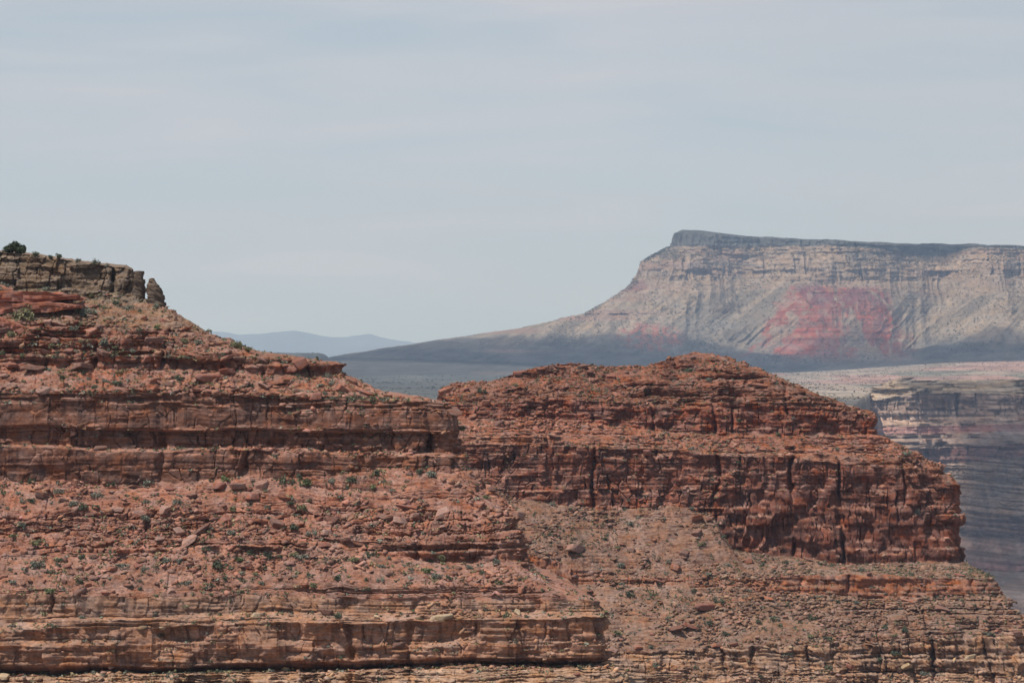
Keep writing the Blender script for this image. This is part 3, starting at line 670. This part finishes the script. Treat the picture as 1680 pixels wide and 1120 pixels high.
def rots(n, tilt, rs):
    yaw = rs.rand(n) * 6.283; a = rs.normal(0, tilt, n); b = rs.normal(0, tilt, n)
    cy, sy, ca, sa, cb, sb = np.cos(yaw), np.sin(yaw), np.cos(a), np.sin(a), np.cos(b), np.sin(b)
    Rz = np.zeros((n, 3, 3)); Rz[:, 0, 0] = cy; Rz[:, 0, 1] = -sy; Rz[:, 1, 0] = sy; Rz[:, 1, 1] = cy; Rz[:, 2, 2] = 1
    Rx = np.zeros((n, 3, 3)); Rx[:, 0, 0] = 1; Rx[:, 1, 1] = ca; Rx[:, 1, 2] = -sa; Rx[:, 2, 1] = sa; Rx[:, 2, 2] = ca
    Ry = np.zeros((n, 3, 3)); Ry[:, 1, 1] = 1; Ry[:, 0, 0] = cb; Ry[:, 0, 2] = sb; Ry[:, 2, 0] = -sb; Ry[:, 2, 2] = cb
    return Rx @ Ry @ Rz
def merge(shapes, pos, size, R, col, rs):
    Vs, Fs, Cs, off = [], [], [], 0
    which = rs.randint(len(shapes), size=len(pos))
    for k, (v, f) in enumerate(shapes):
        i = np.where(which == k)[0]
        if len(i) == 0: continue
        p = np.einsum('nij,vj->nvi', R[i], v) * size[i][:, None, None] + pos[i][:, None, :]
        Vs.append(p.reshape(-1, 3)); Cs.append(np.repeat(col[i], len(v), 0))
        Fs.append((f[None] + (np.arange(len(i)) * len(v))[:, None, None] + off).reshape(-1, f.shape[1])); off += len(i) * len(v)
    return np.concatenate(Vs), np.concatenate(Fs), np.concatenate(Cs)
def pick(cand, n, weight, rs):
    w = weight / weight.sum(); return rs.choice(cand, size=min(n, len(cand)), replace=False, p=w)
def shard(rs, flat):
    v = np.array([(x, y, z) for z in (-1, 1) for y in (-1, 1) for x in (-1, 1)], float) * .72
    v = v * (1 + .3 * rs.normal(size=v.shape)); v[4:, :2] *= .55 + .5 * rs.rand(); v[:, 2] *= flat; v[:, 0] *= .8 + 1.0 * rs.rand()
    return v, np.array([(0, 2, 3, 1), (4, 5, 7, 6), (0, 1, 5, 4), (2, 6, 7, 3), (0, 4, 6, 2), (1, 3, 7, 5)])
small = [shard(RS, .22 + .45 * RS.rand()) for _ in range(24)]
def rubble(name, Pv, nv, cv, area_mask, n, smin, smax, label, seed, pw=4.0):
    rs = np.random.RandomState(seed)
    cand = np.where(area_mask)[0]
    q = .6 * vn(Pv[cand, 0] * .16, Pv[cand, 1] * .1 + Pv[cand, 2] * .22, seed) + .4 * vn(Pv[cand, 0] * .6, Pv[cand, 2] * .8, seed + 1)
    clump = .06 + 3 * sstep(.42, .75, q) ** 1.5
    i = pick(cand, n, clump, rs)
    sz = smin + (smax - smin) * rs.rand(len(i)) ** pw
    col = cv[i] * (0.72 + 0.7 * rs.rand(len(i), 1) ** 1.5) * (1 + 0.035 * rs.normal(size=(len(i), 3)))
    pos = Pv[i] + np.array([0, 0, 1.0]) * (sz * .18)[:, None]
    v, f, c = merge(small, pos, sz, rots(len(i), .35, rs), np.clip(col, .02, .8), rs)
    return tag(obj(name, mesh_np(name, v, f, c), M_rub), label, 'rubble', kind='stuff')
inA = (pxA > -320) & (pyA < 1180) & (PA[:, 1] < 372)
inB = (pxB > 600) & (pxB < 1900) & (pyB < 1200) & (PB[:, 1] < 625)
rubble('rubble', PA, nA, cA, inA & (nA[:, 2] > .55), 9000, .08, .46, 'loose stones strewn over the slopes and ledges of the near promontory', 71)
rubble('rubble', PB, nB, cB, inB & (nB[:, 2] > .5), 15000, .12, .62, 'loose stones strewn over the talus and crest of the red ridge', 72)

# ------------------------------------------------------------------ boulders one can tell apart
big_stones = [mesh_np('boulder', *(lambda s: (s[0], s[1]))(stone(3, RS, f))) for f in (.4, .5, .7, .8, .45, .6, .35, .75, .85, .4, .5, .65)]
for m in big_stones: m.materials.append(M_stone)
ZONES_A = [(3, 4, 'the grey slope under the caprock'), (4, 5, 'the upper red slope'), (5, 6, 'the red slope above the boulder ledge'), (6, 8, 'the rubble shelf above the upper cliff'),
           (8, 15, 'the cliff ledges of the promontory'), (15, 16, 'the talus just under the cliff foot'), (16, 18, 'the broken ledges below the cliff'),
           (18, 20, 'the smooth lower slope'), (20, 30, 'the buff ledges at the bottom')]
ZONES_B = [(0, 2, 'the rounded crest of the ridge'), (2, 4, 'the ledgy flank of the ridge'), (4, 6, 'the slope above the ridge cliff'), (6, 9, 'the talus below the ridge cliff'), (9, 20, 'the pale foot of the ridge')]
def zone(seg, zs):
    for a, b, n in zs:
        if a <= seg < b: return n
    return zs[-1][2]
records = []      # (object, noun, size word, colour word, zone, px)
def free_pick(cand, w, n, mind, px, py, rs, taken):
    w = w / w.sum(); order = rs.choice(cand, size=min(len(cand), n * 12), replace=False, p=w); got = []
    for i in order:
        if all((px[i] - a) ** 2 + (py[i] - b) ** 2 > (mind + c) ** 2 for a, b, c in taken):
            got.append(i); taken.append((px[i], py[i], mind))
            if len(got) == n: break
    return got
rs = np.random.RandomState(17); takenA, takenB = [], []
def near_vertex(px, py, P_, x, y, vis):
    k = np.where(vis & (np.abs(x - px) < 4) & (np.abs(y - py) < 4))[0]
    if len(k) == 0: k = np.where(vis & (np.abs(x - px) < 14) & (np.abs(y - py) < 14))[0]
    return k[np.argmin((x[k] - px) ** 2 + (y[k] - py) ** 2)]
COLW = [('red', (0.27, .118, .084)), ('rust coloured', (0.31, .14, .092)), ('brown', (0.20, .108, .082)), ('pinkish', (0.32, .185, .143))]
def put_boulder(i, size, colw, P_, zn, px, k=None):
    m = big_stones[rs.randint(len(big_stones)) if k is None else k]
    o = bpy.data.objects.new('boulder', m); COL.objects.link(o)
    o.location = P_[i] + np.array([0, 0, size * .12]); o.scale = (size, size, size)
    o.rotation_euler = (rs.normal(0, .22), rs.normal(0, .22), rs.rand() * 6.28)
    c = np.array(dict(COLW + [('buff', (0.46, .33, .21))])[colw]) * (.70 + .28 * rs.rand()); o.color = (*c, 1)
    records.append((o, 'boulder', 'small' if size < .5 else ('mid sized' if size < .8 else 'large'), colw, zn, px))
fixed = [(133, 603, 1.05, 'brown'), (60, 605, .9, 'brown'), (38, 604, .7, 'red'), (265, 603, .9, 'brown'), (345, 622, .9, 'red'), (375, 612, .8, 'red'), (208, 562, .75, 'red'), (255, 560, .9, 'brown'),
         (113, 523, .55, 'pinkish'), (18, 600, .7, 'red'), (420, 1010, .55, 'buff'), (146, 845, .6, 'pinkish'), (390, 800, 1.1, 'pinkish'), (430, 800, .8, 'pinkish'), (415, 815, .8, 'red'), (640, 850, 1.0, 'brown'),
         (655, 855, .8, 'pinkish'), (545, 855, .8, 'brown'), (360, 800, .8, 'red'), (575, 628, .9, 'rust coloured'), (560, 640, .8, 'red'), (460, 628, .9, 'rust coloured'), (600, 645, .6, 'red'), (240, 590, .7, 'red')]
for px, py, sz, cw in fixed:
    i = near_vertex(px, py, PA, pxA, pyA, visA); takenA.append((px, py, sz * 12))
    put_boulder(i, sz, cw, PA, zone(segA[i], ZONES_A), px)
slopeA = visA & (nA[:, 2] > .55) & (pxA > 4) & (pxA < 1000) & (pyA < 1110) & (PA[:, 1] < 364)
cand = np.where(slopeA)[0]
wz = np.array([0, 0, .5, .8, 1.3, 2.2, 3.0, 1.6, .8, .5, .1, .1, .2, .6, .1, 1.4, 1.8, 1.2, .7, .5, .6, .6, .6, .6, .6, .6, .6, .5, .1])
for i in free_pick(cand, wz[segA[cand]] * (0.2 + vn(pxA[cand] * .02, pyA[cand] * .03, 5) ** 2), 186, 7, pxA, pyA, rs, takenA):
    sz = .36 + .55 * rs.rand() ** 2.2
    if segA[i] >= 18: sz *= .8
    put_boulder(i, sz, 'buff' if segA[i] > 20 and rs.rand() < .6 else COLW[rs.randint(4)][0], PA, zone(segA[i], ZONES_A), pxA[i])
for px, py, sz, cw in [(731, 646, 1.7, 'rust coloured'), (700 + 62, 640, 1.1, 'red'), (945, 902, 1.5, 'pinkish'), (850, 612, 1.0, 'red'), (1062, 745, 1.0, 'red')]:
    i = near_vertex(px, py, PB, pxB, pyB, visB); takenB.append((px, py, sz * 8)); put_boulder(i, sz, cw, PB, zone(segB[i], ZONES_B), px)
slopeB = visB & (nB[:, 2] > .5) & (pyB < 1112) & (PB[:, 1] < 618)
candB = np.where(slopeB)[0]
for i in free_pick(candB, np.where(segB[candB] < 6, 1.5, np.where(segB[candB] > 9, 1.2, .5)), 80, 9, pxB, pyB, rs, takenB):
    put_boulder(i, .55 + .7 * rs.rand() ** 2, 'buff' if segB[i] > 10 and rs.rand() < .6 else COLW[rs.randint(4)][0], PB, zone(segB[i], ZONES_B), pxB[i])

# ------------------------------------------------------------------ shrubs
def leaf_clump(n, rs, size, lobes=7, tall=.75):
    cen = rs.normal(size=(lobes, 3)) * np.array([.42, .42, .2]) + np.array([0, 0, .38 * tall])
    rad = .32 + .22 * rs.rand(lobes)
    k = rs.randint(lobes, size=n); d = rs.normal(size=(n, 3)); d /= np.linalg.norm(d, axis=1, keepdims=True)
    p = cen[k] + d * (rad[k] * rs.rand(n) ** .35)[:, None] * np.array([1, 1, tall]); p[:, 2] = np.maximum(p[:, 2], .02)
    a = rs.normal(size=(n, 3)); a /= np.linalg.norm(a, axis=1, keepdims=True); b = np.cross(a, rs.normal(size=(n, 3))); b /= np.linalg.norm(b, axis=1, keepdims=True)
    s = size * (.6 + .8 * rs.rand(n))[:, None]
    v = np.stack([p - a * s, p + b * s * .6, p + a * s, p - b * s * .6], 1).reshape(-1, 3)
    return v, np.arange(4 * n).reshape(n, 4)
shrub_mesh = []
for k in range(8):
    v, f = leaf_clump(260, RS, .15, 6 + k % 4, .7 + .08 * (k % 5)); m = mesh_np('shrub', v, f); m.materials.append(M_leaf); shrub_mesh.append(m)
LEAF = [('dark green', (.092, .100, .062)), ('olive green', (.165, .155, .082)), ('grey green', (.175, .175, .132)), ('bright green', (.125, .142, .066))]
def put_shrub(i, size, cw, P_, zn, px):
    o = bpy.data.objects.new('shrub', shrub_mesh[rs.randint(8)]); COL.objects.link(o)
    o.location = P_[i] - np.array([0, 0, .04]); size *= 1.55; o.scale = (size, size, size * (.8 + .4 * rs.rand())); o.rotation_euler = (0, 0, rs.rand() * 6.28)
    c = np.array(dict(LEAF)[cw]) * (.85 + .3 * rs.rand()); o.color = (*c, 1)
    records.append((o, 'shrub', 'small' if size < .36 else ('mid sized' if size < .52 else 'large'), cw, zn, px))
fs = [(57, 421, .5, 'dark green'), (84, 426, .3, 'dark green'), (95, 427, .5, 'dark green'), (128, 432, .35, 'grey green'), (155, 436, .4, 'dark green'), (175, 437, .35, 'grey green'),
      (40, 525, 1.0, 'olive green'), (14, 551, .6, 'olive green'), (395, 571, .7, 'olive green'), (405, 575, .6, 'olive green'), (327, 563, .5, 'grey green'), (345, 632, .5, 'bright green'), (195, 630, .6, 'dark green'),
      (115, 545, .6, 'grey green'), (85, 570, .5, 'olive green'), (170, 565, .6, 'grey green'), (10, 470, .6, 'grey green'), (144, 515, .7, 'grey green'), (210, 420 + 88, .5, 'grey green'),
      (180, 795, .5, 'dark green'), (245, 793, .6, 'grey green'), (372, 787, .6, 'bright green'), (465, 792, .7, 'dark green'), (500, 795, .7, 'bright green'), (545, 790, .5, 'grey green'), (580, 790, .6, 'dark green'),
      (608, 805, .5, 'bright green'), (160, 815, .6, 'grey green'), (120, 830, .55, 'grey green'), (135, 835, .6, 'dark green'), (240, 853, .5, 'grey green'), (95, 808, .5, 'grey green'), (570, 803, .45, 'dark green'),
      (360, 930, .75, 'dark green'), (197, 930, .5, 'grey green'), (275, 925, .5, 'grey green'), (58, 892, .6, 'olive green'), (60, 928, .55, 'grey green'), (128, 957, .45, 'dark green'), (435, 915, .7, 'dark green'), (482, 868, .6, 'dark green'),
      (585, 920, .55, 'olive green'), (700, 938, .5, 'bright green'), (552, 1012, .45, 'dark green'), (505, 945, .4, 'dark green'), (725, 918, .55, 'olive green'), (605, 968, .45, 'dark green'), (690, 776, .5, 'dark green'), (708, 780, .6, 'grey green'),
      (755, 705, .55, 'olive green'), (85, 940, .4, 'dark green'), (735, 950, .4, 'dark green'), (255, 1010, .4, 'grey green'), (135, 1015, .4, 'grey green'), (305, 960, .5, 'grey green'), (395, 920, .5, 'bright green')]
rimrow = np.where(segA == 1)[0][:VA.shape[1] * 2]
def rim_vertex(px): return rimrow[np.argmin(np.abs(pxA[rimrow] - px))]
for px, py, sz, cw in fs:
    i = rim_vertex(px) if py < 438 else near_vertex(px, py, PA, pxA, pyA, visA); takenA.append((px, py, 8)); put_shrub(i, sz * .85, cw, PA, zone(segA[i], ZONES_A) if segA[i] > 2 else 'the grey caprock rim', px)
wz = np.array([0, 0, 1, 1.8, 1.8, 1.4, .3, 1.2, .5, .1, 0, 0, 0, .1, .1, 1.8, 1.1, .8, 1.9, .8, .1, .5, .1, .1, .1, .3, .5, .1, .1])
for i in free_pick(cand, wz[segA[cand]] * (0.1 + vn(pxA[cand] * .03, pyA[cand] * .03, 9)), 150, 7, pxA, pyA, rs, takenA):
    put_shrub(i, .2 + .26 * rs.rand() ** 1.5, LEAF[rs.choice(4, p=[.35, .2, .35, .1])][0], PA, zone(segA[i], ZONES_A), pxA[i])
for i in free_pick(candB, np.where(segB[candB] >= 8, 1.6, .6), 85, 8, pxB, pyB, rs, takenB):
    put_shrub(i, .34 + .34 * rs.rand(), LEAF[rs.choice(3, p=[.4, .2, .4])][0], PB, zone(segB[i], ZONES_B), pxB[i])
tiny = [leaf_clump(16, RS, .34, 4, .7) for _ in range(8)]
def scrub(name, P_, mask, n, s0, s1, label, seed, bright=1.0):
    r = np.random.RandomState(seed); c = np.where(mask)[0]
    w = .15 + vn(P_[c, 0] * .12 , P_[c, 1] * .12, seed) ** 2
    i = pick(c, n, w, r); sz = s0 + (s1 - s0) * r.rand(len(i)) ** 2
    lc = np.array([q[1] for q in LEAF[:3]] + [(.27, .21, .115)])[r.choice(4, size=len(i), p=[.3, .2, .3, .2])] * bright * (.8 + .5 * r.rand(len(i), 1))
    v, f, cc = merge(tiny, P_[i] - np.array([0, 0, .03]), sz, rots(len(i), .05, r), lc, r)
    return tag(obj(name, mesh_np(name, v, f, cc), M_scrub), label, 'scrub', kind='stuff')
scrub('undergrowth', PA, inA & (nA[:, 2] > .62) & ((segA >= 2)), 8000, .11, .48, 'tiny tufts and low scrub dotted over the near promontory', 73)
scrub('undergrowth', PB, inB & (nB[:, 2] > .55), 9500, .16, .55, 'tiny tufts and low scrub dotted over the red ridge', 74, .85)
PC, nC_ = VC.reshape(-1, 3), NC.reshape(-1, 3); segC = np.repeat(IC['seg'], VC.shape[1]); pyC = HY - PC[:, 2] / PC[:, 1] * F; pxC = CX + PC[:, 0] / PC[:, 1] * F
okC = (pxC > 900) & (pxC < 1800) & (PC[:, 1] < 9700) & (segC >= 2) & (segC <= 9) & (nC_[:, 2] > .3)
def woods(n, seed):
    r = np.random.RandomState(seed); c = np.where(okC)[0]
    w = (np.where(segC[c] < 4, 1.4, np.where(segC[c] < 6, 1.0, np.where(segC[c] < 9, .5, .15)))) * (.08 + vn(pxC[c] * .03, pyC[c] * .06, seed) ** 2)
    i = pick(c, n, w, r); sz = 2.0 + 2.6 * r.rand(len(i)) ** 2
    lc = np.array([.060, .066, .042]) * (.8 + .5 * r.rand(len(i), 1)) * np.ones((1, 3))
    v, f, cc = merge(tiny, PC[i], sz, rots(len(i), .05, r), lc, r)
    return tag(obj('woods', mesh_np('woods', v, f, cc), M_scrub), 'dark dots of far scattered juniper woods on the mesa benches', 'woods', kind='stuff')
woods(9000, 75)
def plain_scrub():
    r = np.random.RandomState(77); p = VG.reshape(-1, 3); x = CX + p[:, 0] / np.maximum(p[:, 1], 1) * F
    c = np.where((p[:, 1] > 3700) & (p[:, 1] < 8300) & (x > 420) & (x < 1750) & (p[:, 2] > -75))[0]
    i = pick(c, 6500, .1 + vn(p[c, 0] * .01, p[c, 1] * .004, 78) ** 2, r); pos = p[i] + np.stack([r.normal(0, 2, len(i)), r.normal(0, 5, len(i)), 0 * i], -1)
    lc = np.array([.055, .06, .04]) * (.7 + .7 * r.rand(len(i), 1)) * np.ones((1, 3))
    v, f, cc = merge(tiny, pos, 1.1 + 2.2 * r.rand(len(i)) ** 3, rots(len(i), .05, r), lc, r)
    tag(obj('scrub', mesh_np('scrub', v, f, cc), M_scrub), 'dark dots of scrub and juniper over the far plain and bench', 'scrub', kind='stuff')
plain_scrub()

# ------------------------------------------------------------------ detached caprock blocks
def rock_tower(name, prof, px, py_base, Y, seed, depth=1.0, col=(.115, .082, .060)):
    """prof: list of (height, left, right) in metres about the centre; a weathered, bedded column"""
    x0, y0, z0 = P(px, py_base, Y)
    nz, nt_ = 70, 80
    h = np.linspace(0, prof[-1][0], nz); hs = [q[0] for q in prof]
    lft, rgt = np.interp(h, hs, [q[1] for q in prof]), np.interp(h, hs, [q[2] for q in prof])
    th = np.linspace(0, 2 * math.pi, nt_ + 1)[:-1]
    ct, st = np.cos(th), np.sin(th); e = .62
    sx = np.sign(ct) * np.abs(ct) ** e; sy = np.sign(st) * np.abs(st) ** e
    half = (rgt - lft) / 2; mid = (rgt + lft) / 2
    X = mid[:, None] + half[:, None] * sx; Yy = (half * depth)[:, None] * sy * np.ones_like(X); Zz = h[:, None] * np.ones_like(X)
    zq = Zz / .55 + .9 * vn(X * .9 + 3, Zz * .8, seed) + .4 * X; bd = np.floor(zq)
    d = .13 * (rnd(bd, 0, seed) - .5) * 2 + .26 * fbm(X * 1.3 + Zz, Yy * 1.3 + Zz * .9, seed + 1, 4) - .07 * np.exp(-((zq % 1) / .14) ** 2)
    X = X + d * sx; Yy = Yy + d * sy; Zz = Zz + .06 * fbm(X * 2, Yy * 2, seed + 2, 2)
    V = np.stack([X, Yy, Zz], -1).reshape(-1, 3)
    top = np.array([[mid[-1], 0, h[-1] + .08]]); V = np.r_[V, top]
    f = [(r * nt_ + c, r * nt_ + (c + 1) % nt_, (r + 1) * nt_ + (c + 1) % nt_, (r + 1) * nt_ + c) for r in range(nz - 1) for c in range(nt_)]
    f += [((nz - 1) * nt_ + c, (nz - 1) * nt_ + (c + 1) % nt_, len(V) - 1, len(V) - 1) for c in range(nt_)]
    me = bpy.data.meshes.new(name); me.from_pydata(V.tolist(), [], [tuple(dict.fromkeys(q)) for q in f]); me.update()
    o = obj(name, me, M_stone); o.location = (x0, y0, z0); o.color = (*col, 1)
    return o
u = 363.0 / F
tag(rock_tower('rock_pinnacle', [(0, -17 * u, 17 * u), (8 * u, -11 * u, 15 * u), (18 * u, -14 * u, 14 * u), (28 * u, -15 * u, 11 * u), (36 * u, -14 * u, 8 * u), (40 * u, -12 * u, 3 * u), (47 * u, -9 * u, -1 * u)], 254, 504, 362.5, 801, .9),
    'small free standing rock pinnacle at the end of the grey caprock, against the sky', 'rock pinnacle')
tag(rock_tower('rock_block', [(0, -10 * u, 10 * u), (10 * u, -8.5 * u, 9 * u), (26 * u, -8 * u, 9 * u), (44 * u, -8 * u, 8.5 * u)], 227.5, 489, 364, 811, 1.3),
    'upright square block split off the caprock end, left of the pinnacle', 'rock block')

# red slabs lying on the upper left slope
def slab(x0, x1, py_top, py_bot, Y, seed, tilt, label, depth=4.0, roll=0.0):
    nx, ny, nz = 90, 24, 10
    a = P(x0, (py_top + py_bot) / 2, Y); b = P(x1, (py_top + py_bot) / 2, Y)
    L = b[0] - a[0]; H = (py_bot - py_top) / F * Y
    def side(uu, vv, ww):   # unit block -> ragged slab
        X = (uu - .5) * L; Yy = (vv - .5) * depth; Z = (ww - .5) * H
        X = X + .5 * fbm(vv * 3 + 7, ww * 2.0, seed, 3) * np.where(uu > .5, 1, 0) * sstep(.7, 1, uu)
        Yy = Yy - np.where(vv < .5, 1, 0) * (.5 * fbm(X * .7, np.floor(ww * 3.2) * 3.1, seed + 1, 4) + .28 * (rnd(np.floor(ww * 3.2), 1, seed) - .5)) * 1.2
        Z = Z + .12 * fbm(X * .8, Yy * .8, seed + 2, 4) + .25 * H * np.where(ww > .5, 1, -.6) * fbm(X * .35, Yy * .3, seed + 3, 2) - .5 * H * (ww - .5) * sstep(.75, 1, uu)
        return np.stack([X, Yy, Z], -1)
    Vs, Fs, off = [], [], 0
    def add(A, B, fn, flip):
        nonlocal off
        q = fn(A, B); Vs.append(q.reshape(-1, 3)); Fs.append(grid_faces(*A.shape, flip=flip) + off); off += A.size
    g = lambda n, m: np.meshgrid(np.linspace(0, 1, n), np.linspace(0, 1, m))
    A, B = g(nx, nz * 3); add(A, B, lambda p, q: side(p, 0 * p, q), False); add(A, B, lambda p, q: side(p, 0 * p + 1, q), True)
    A, B = g(nx, ny); add(A, B, lambda p, q: side(p, q, 0 * p + 1), False); add(A, B, lambda p, q: side(p, q, 0 * p), True)
    A, B = g(ny, nz * 3); add(A, B, lambda p, q: side(0 * p + 1, p, q), False); add(A, B, lambda p, q: side(0 * p, p, q), True)
    m = mesh_np('rock_slab', np.concatenate(Vs), np.concatenate(Fs))
    o = obj('rock_slab', m, M_stone); o.location = ((a[0] + b[0]) / 2, Y + depth / 2, (a[2] + b[2]) / 2); o.rotation_euler = (roll, math.radians(tilt), 0)
    o.color = (.29, .120, .080, 1)
    return tag(o, label, 'rock slab', 'red slabs on the upper left slope')
slab(-70, 124, 478, 495, 355.4, 831, 0.5, 'long upper red sandstone slab under the caprock at the left edge')
slab(-90, 132, 496, 514, 353.6, 841, -1.5, 'long lower red sandstone slab overhanging a dark hollow, left edge')
slab(-60, 44, 520, 537, 350.0, 851, 17, 'tilted red slab sloping down to the right below the two long slabs')

# ------------------------------------------------------------------ juniper on the rim
def tree():
    r = np.random.RandomState(3)
    i = rim_vertex(24); base = PA[i] + np.array([0, .5, -.25])
    root = bpy.data.objects.new('juniper_tree', None); COL.objects.link(root); root.location = base; root.scale = (1.35, 1.25, 1.75)
    tag(root, 'round dark juniper tree standing alone on the caprock rim at the upper left', 'tree')
    Vs, Fs, off = [], [], 0
    def limb(p0, p1, r0, r1):
        nonlocal off
        p0, p1 = np.array(p0, float), np.array(p1, float); ax = p1 - p0; a = np.cross(ax, (1, .3, .2)); a /= np.linalg.norm(a); b = np.cross(ax, a); b /= np.linalg.norm(b)
        n, k = 8, 6; rows = []
        for j in range(k):
            t = j / (k - 1); c = p0 + ax * t + np.array([.05, .04, 0]) * math.sin(t * 5); th = np.linspace(0, 2 * math.pi, n + 1)[:-1]
            rows.append(c + (np.cos(th)[:, None] * a + np.sin(th)[:, None] * b) * (r0 + (r1 - r0) * t))
        V = np.array(rows); Vs.append(V.reshape(-1, 3))
        Fs.extend([(off + j * n + q, off + j * n + (q + 1) % n, off + (j + 1) * n + (q + 1) % n, off + (j + 1) * n + q) for j in range(k - 1) for q in range(n)]); off += n * k
    limb((0, 0, 0), (.08, 0, .5), .16, .11)
    cs = []
    for k in range(18):
        a = k * 2.4; d = .15 + .62 * ((k + .5) / 18) ** .5; e = (d * math.cos(a) * 1.15, d * math.sin(a), .22 + (.12 + .62 * r.rand()) * (1 - .55 * (d / .8) ** 2))
        limb((.06, 0, .3 + .2 * r.rand()), e, .06, .02); cs.append(e)
    t = obj('trunk', mesh_np('trunk', np.concatenate(Vs), np.array(Fs)), M_bark, root); t.color = (.12, .09, .07, 1)
    n = 3600; cs = np.array(cs); k = r.randint(len(cs), size=n); d = r.normal(size=(n, 3)); d /= np.linalg.norm(d, axis=1, keepdims=True)
    rad = .24 + .14 * r.rand(len(cs)); p = cs[k] + d * (rad[k] * r.rand(n) ** .4)[:, None] * np.array([1.05, 1, .8]); p[:, 2] = np.maximum(p[:, 2], .2)
    a = r.normal(size=(n, 3)); a /= np.linalg.norm(a, axis=1, keepdims=True); b = np.cross(a, r.normal(size=(n, 3))); b /= np.linalg.norm(b, axis=1, keepdims=True); s = .05 + .05 * r.rand(n, 1)
    obj('crown', mesh_np('crown', np.stack([p - a * s, p + b * s * .6, p + a * s, p - b * s * .6], 1).reshape(-1, 3), np.arange(4 * n).reshape(n, 4)), M_crown, root)
tree()

# ------------------------------------------------------------------ labels for the boulders and shrubs
ORD = ['leftmost', 'second from left', 'third from left', 'fourth from left', 'fifth from left', 'sixth from left', 'seventh from left', 'eighth from left', 'ninth from left', 'tenth from left']
classes = {}
for rec in records: classes.setdefault(rec[1:5], []).append(rec)
for (noun, sw, cw, zn), lst in classes.items():
    lst.sort(key=lambda q: q[5])
    for j, rec in enumerate(lst):
        o = rec[0]
        if len(lst) == 1: lab = f'{sw} {cw} {noun} on {zn}'
        elif j == len(lst) - 1: lab = f'rightmost {sw} {cw} {noun} on {zn}'
        elif j < 10: lab = f'{sw} {cw} {noun}, {ORD[j]}, on {zn}'
        elif len(lst) - j <= 9: lab = f'{sw} {cw} {noun}, {ORD[len(lst) - j - 1].replace("left", "right")}, on {zn}'
        else: lab = f'{sw} {cw} {noun} in the middle of {zn}'
        tag(o, lab, noun, ('boulders' if noun == 'boulder' else 'shrubs') + (' on the promontory' if zn in [z[2] for z in ZONES_A] + ['the grey caprock rim'] else ' on the ridge'))

# ------------------------------------------------------------------ clouds out of frame whose shadows fall on the far country
def cloud_sheet(spots, H=5200.0):
    Vs, Fs, off = [], [], 0
    v0, f0 = icosphere(4)
    for j, (x, y, z, rx, ry) in enumerate(spots):
        c = np.array([x, y, z]) + SD * (H - z) / SD[2]
        n = .9 + .22 * fbm(v0[:, 0] * 1.7 + j * 9, v0[:, 1] * 1.7 + v0[:, 2], 601 + j, 4) + .09 * fbm(v0[:, 0] * 6 + j * 9, v0[:, 1] * 6 + v0[:, 2] * 3, 641 + j, 3)
        p = v0 * n[:, None] * np.array([rx * 1.1, ry * 1.1, 90.0]); Vs.append(p + c); Fs.append(f0 + off); off += len(v0)
    m = bpy.data.materials.new('cloud_white'); m.use_nodes = True; b = m.node_tree.nodes['Principled BSDF']
    b.inputs['Base Color'].default_value = (.9, .9, .9, 1); b.inputs['Roughness'].default_value = 1
    t = m.node_tree; lw = N(t, 'ShaderNodeLayerWeight'); lw.inputs['Blend'].default_value = .5       # thin towards the rims
    mr = N(t, 'ShaderNodeMapRange'); mr.inputs['To Min'].default_value = .42; mr.inputs['To Max'].default_value = 1.0
    tr = N(t, 'ShaderNodeBsdfTransparent'); ms = N(t, 'ShaderNodeMixShader'); oo = t.nodes['Material Output']
    t.links.new(lw.outputs['Facing'], mr.inputs['Value']); t.links.new(mr.outputs[0], ms.inputs[0]); t.links.new(b.outputs[0], ms.inputs[1]); t.links.new(tr.outputs[0], ms.inputs[2]); t.links.new(ms.outputs[0], oo.inputs['Surface'])
    o = obj('clouds', mesh_np('clouds', np.concatenate(Vs), np.concatenate(Fs), smooth=True), m)
    return tag(o, 'white fair weather clouds drifting high above the far plateau', 'clouds', kind='stuff')
cloud_sheet([(-230, 8330, -60, 560, 200), (120, 8480, -50, 500, 320), (500, 8540, -50, 450, 350), (1150, 8580, -40, 640, 320), (1380, 8790, 30, 240, 180), (1270, 4180, -60, 720, 420), (1040, 3650, -200, 680, 540), (760, 3950, -130, 220, 240), (1500, 9680, 330, 900, 330)])

# ------------------------------------------------------------------ haze
def haze():
    x, y0, y1, z0, z1 = 75000.0, -4000.0, 80000.0, -560.0, 470.0
    V = [(-x, y0, z0), (x, y0, z0), (x, y1, z0), (-x, y1, z0), (-x, y0, z1), (x, y0, z1), (x, y1, z1), (-x, y1, z1)]
    Fq = [(0, 3, 2, 1), (4, 5, 6, 7), (0, 1, 5, 4), (1, 2, 6, 5), (2, 3, 7, 6), (3, 0, 4, 7)]
    m = bpy.data.meshes.new('haze'); m.from_pydata(V, [], Fq); m.update()
    mat = bpy.data.materials.new('thin_blue_haze'); mat.use_nodes = True; t = mat.node_tree; t.nodes.clear()
    o_ = N(t, 'ShaderNodeOutputMaterial'); v = N(t, 'ShaderNodeVolumePrincipled')
    v.inputs['Color'].default_value = (.56, .73, 1.0, 1); v.inputs['Absorption Color'].default_value = (.68, .92, 1, 1); v.inputs['Density'].default_value = 4.5e-5; v.inputs['Anisotropy'].default_value = 0.0
    t.links.new(v.outputs[0], o_.inputs['Volume'])
    return tag(obj('haze', m, mat), 'thin blue haze filling the air over the canyon', 'haze', kind='stuff')
haze()
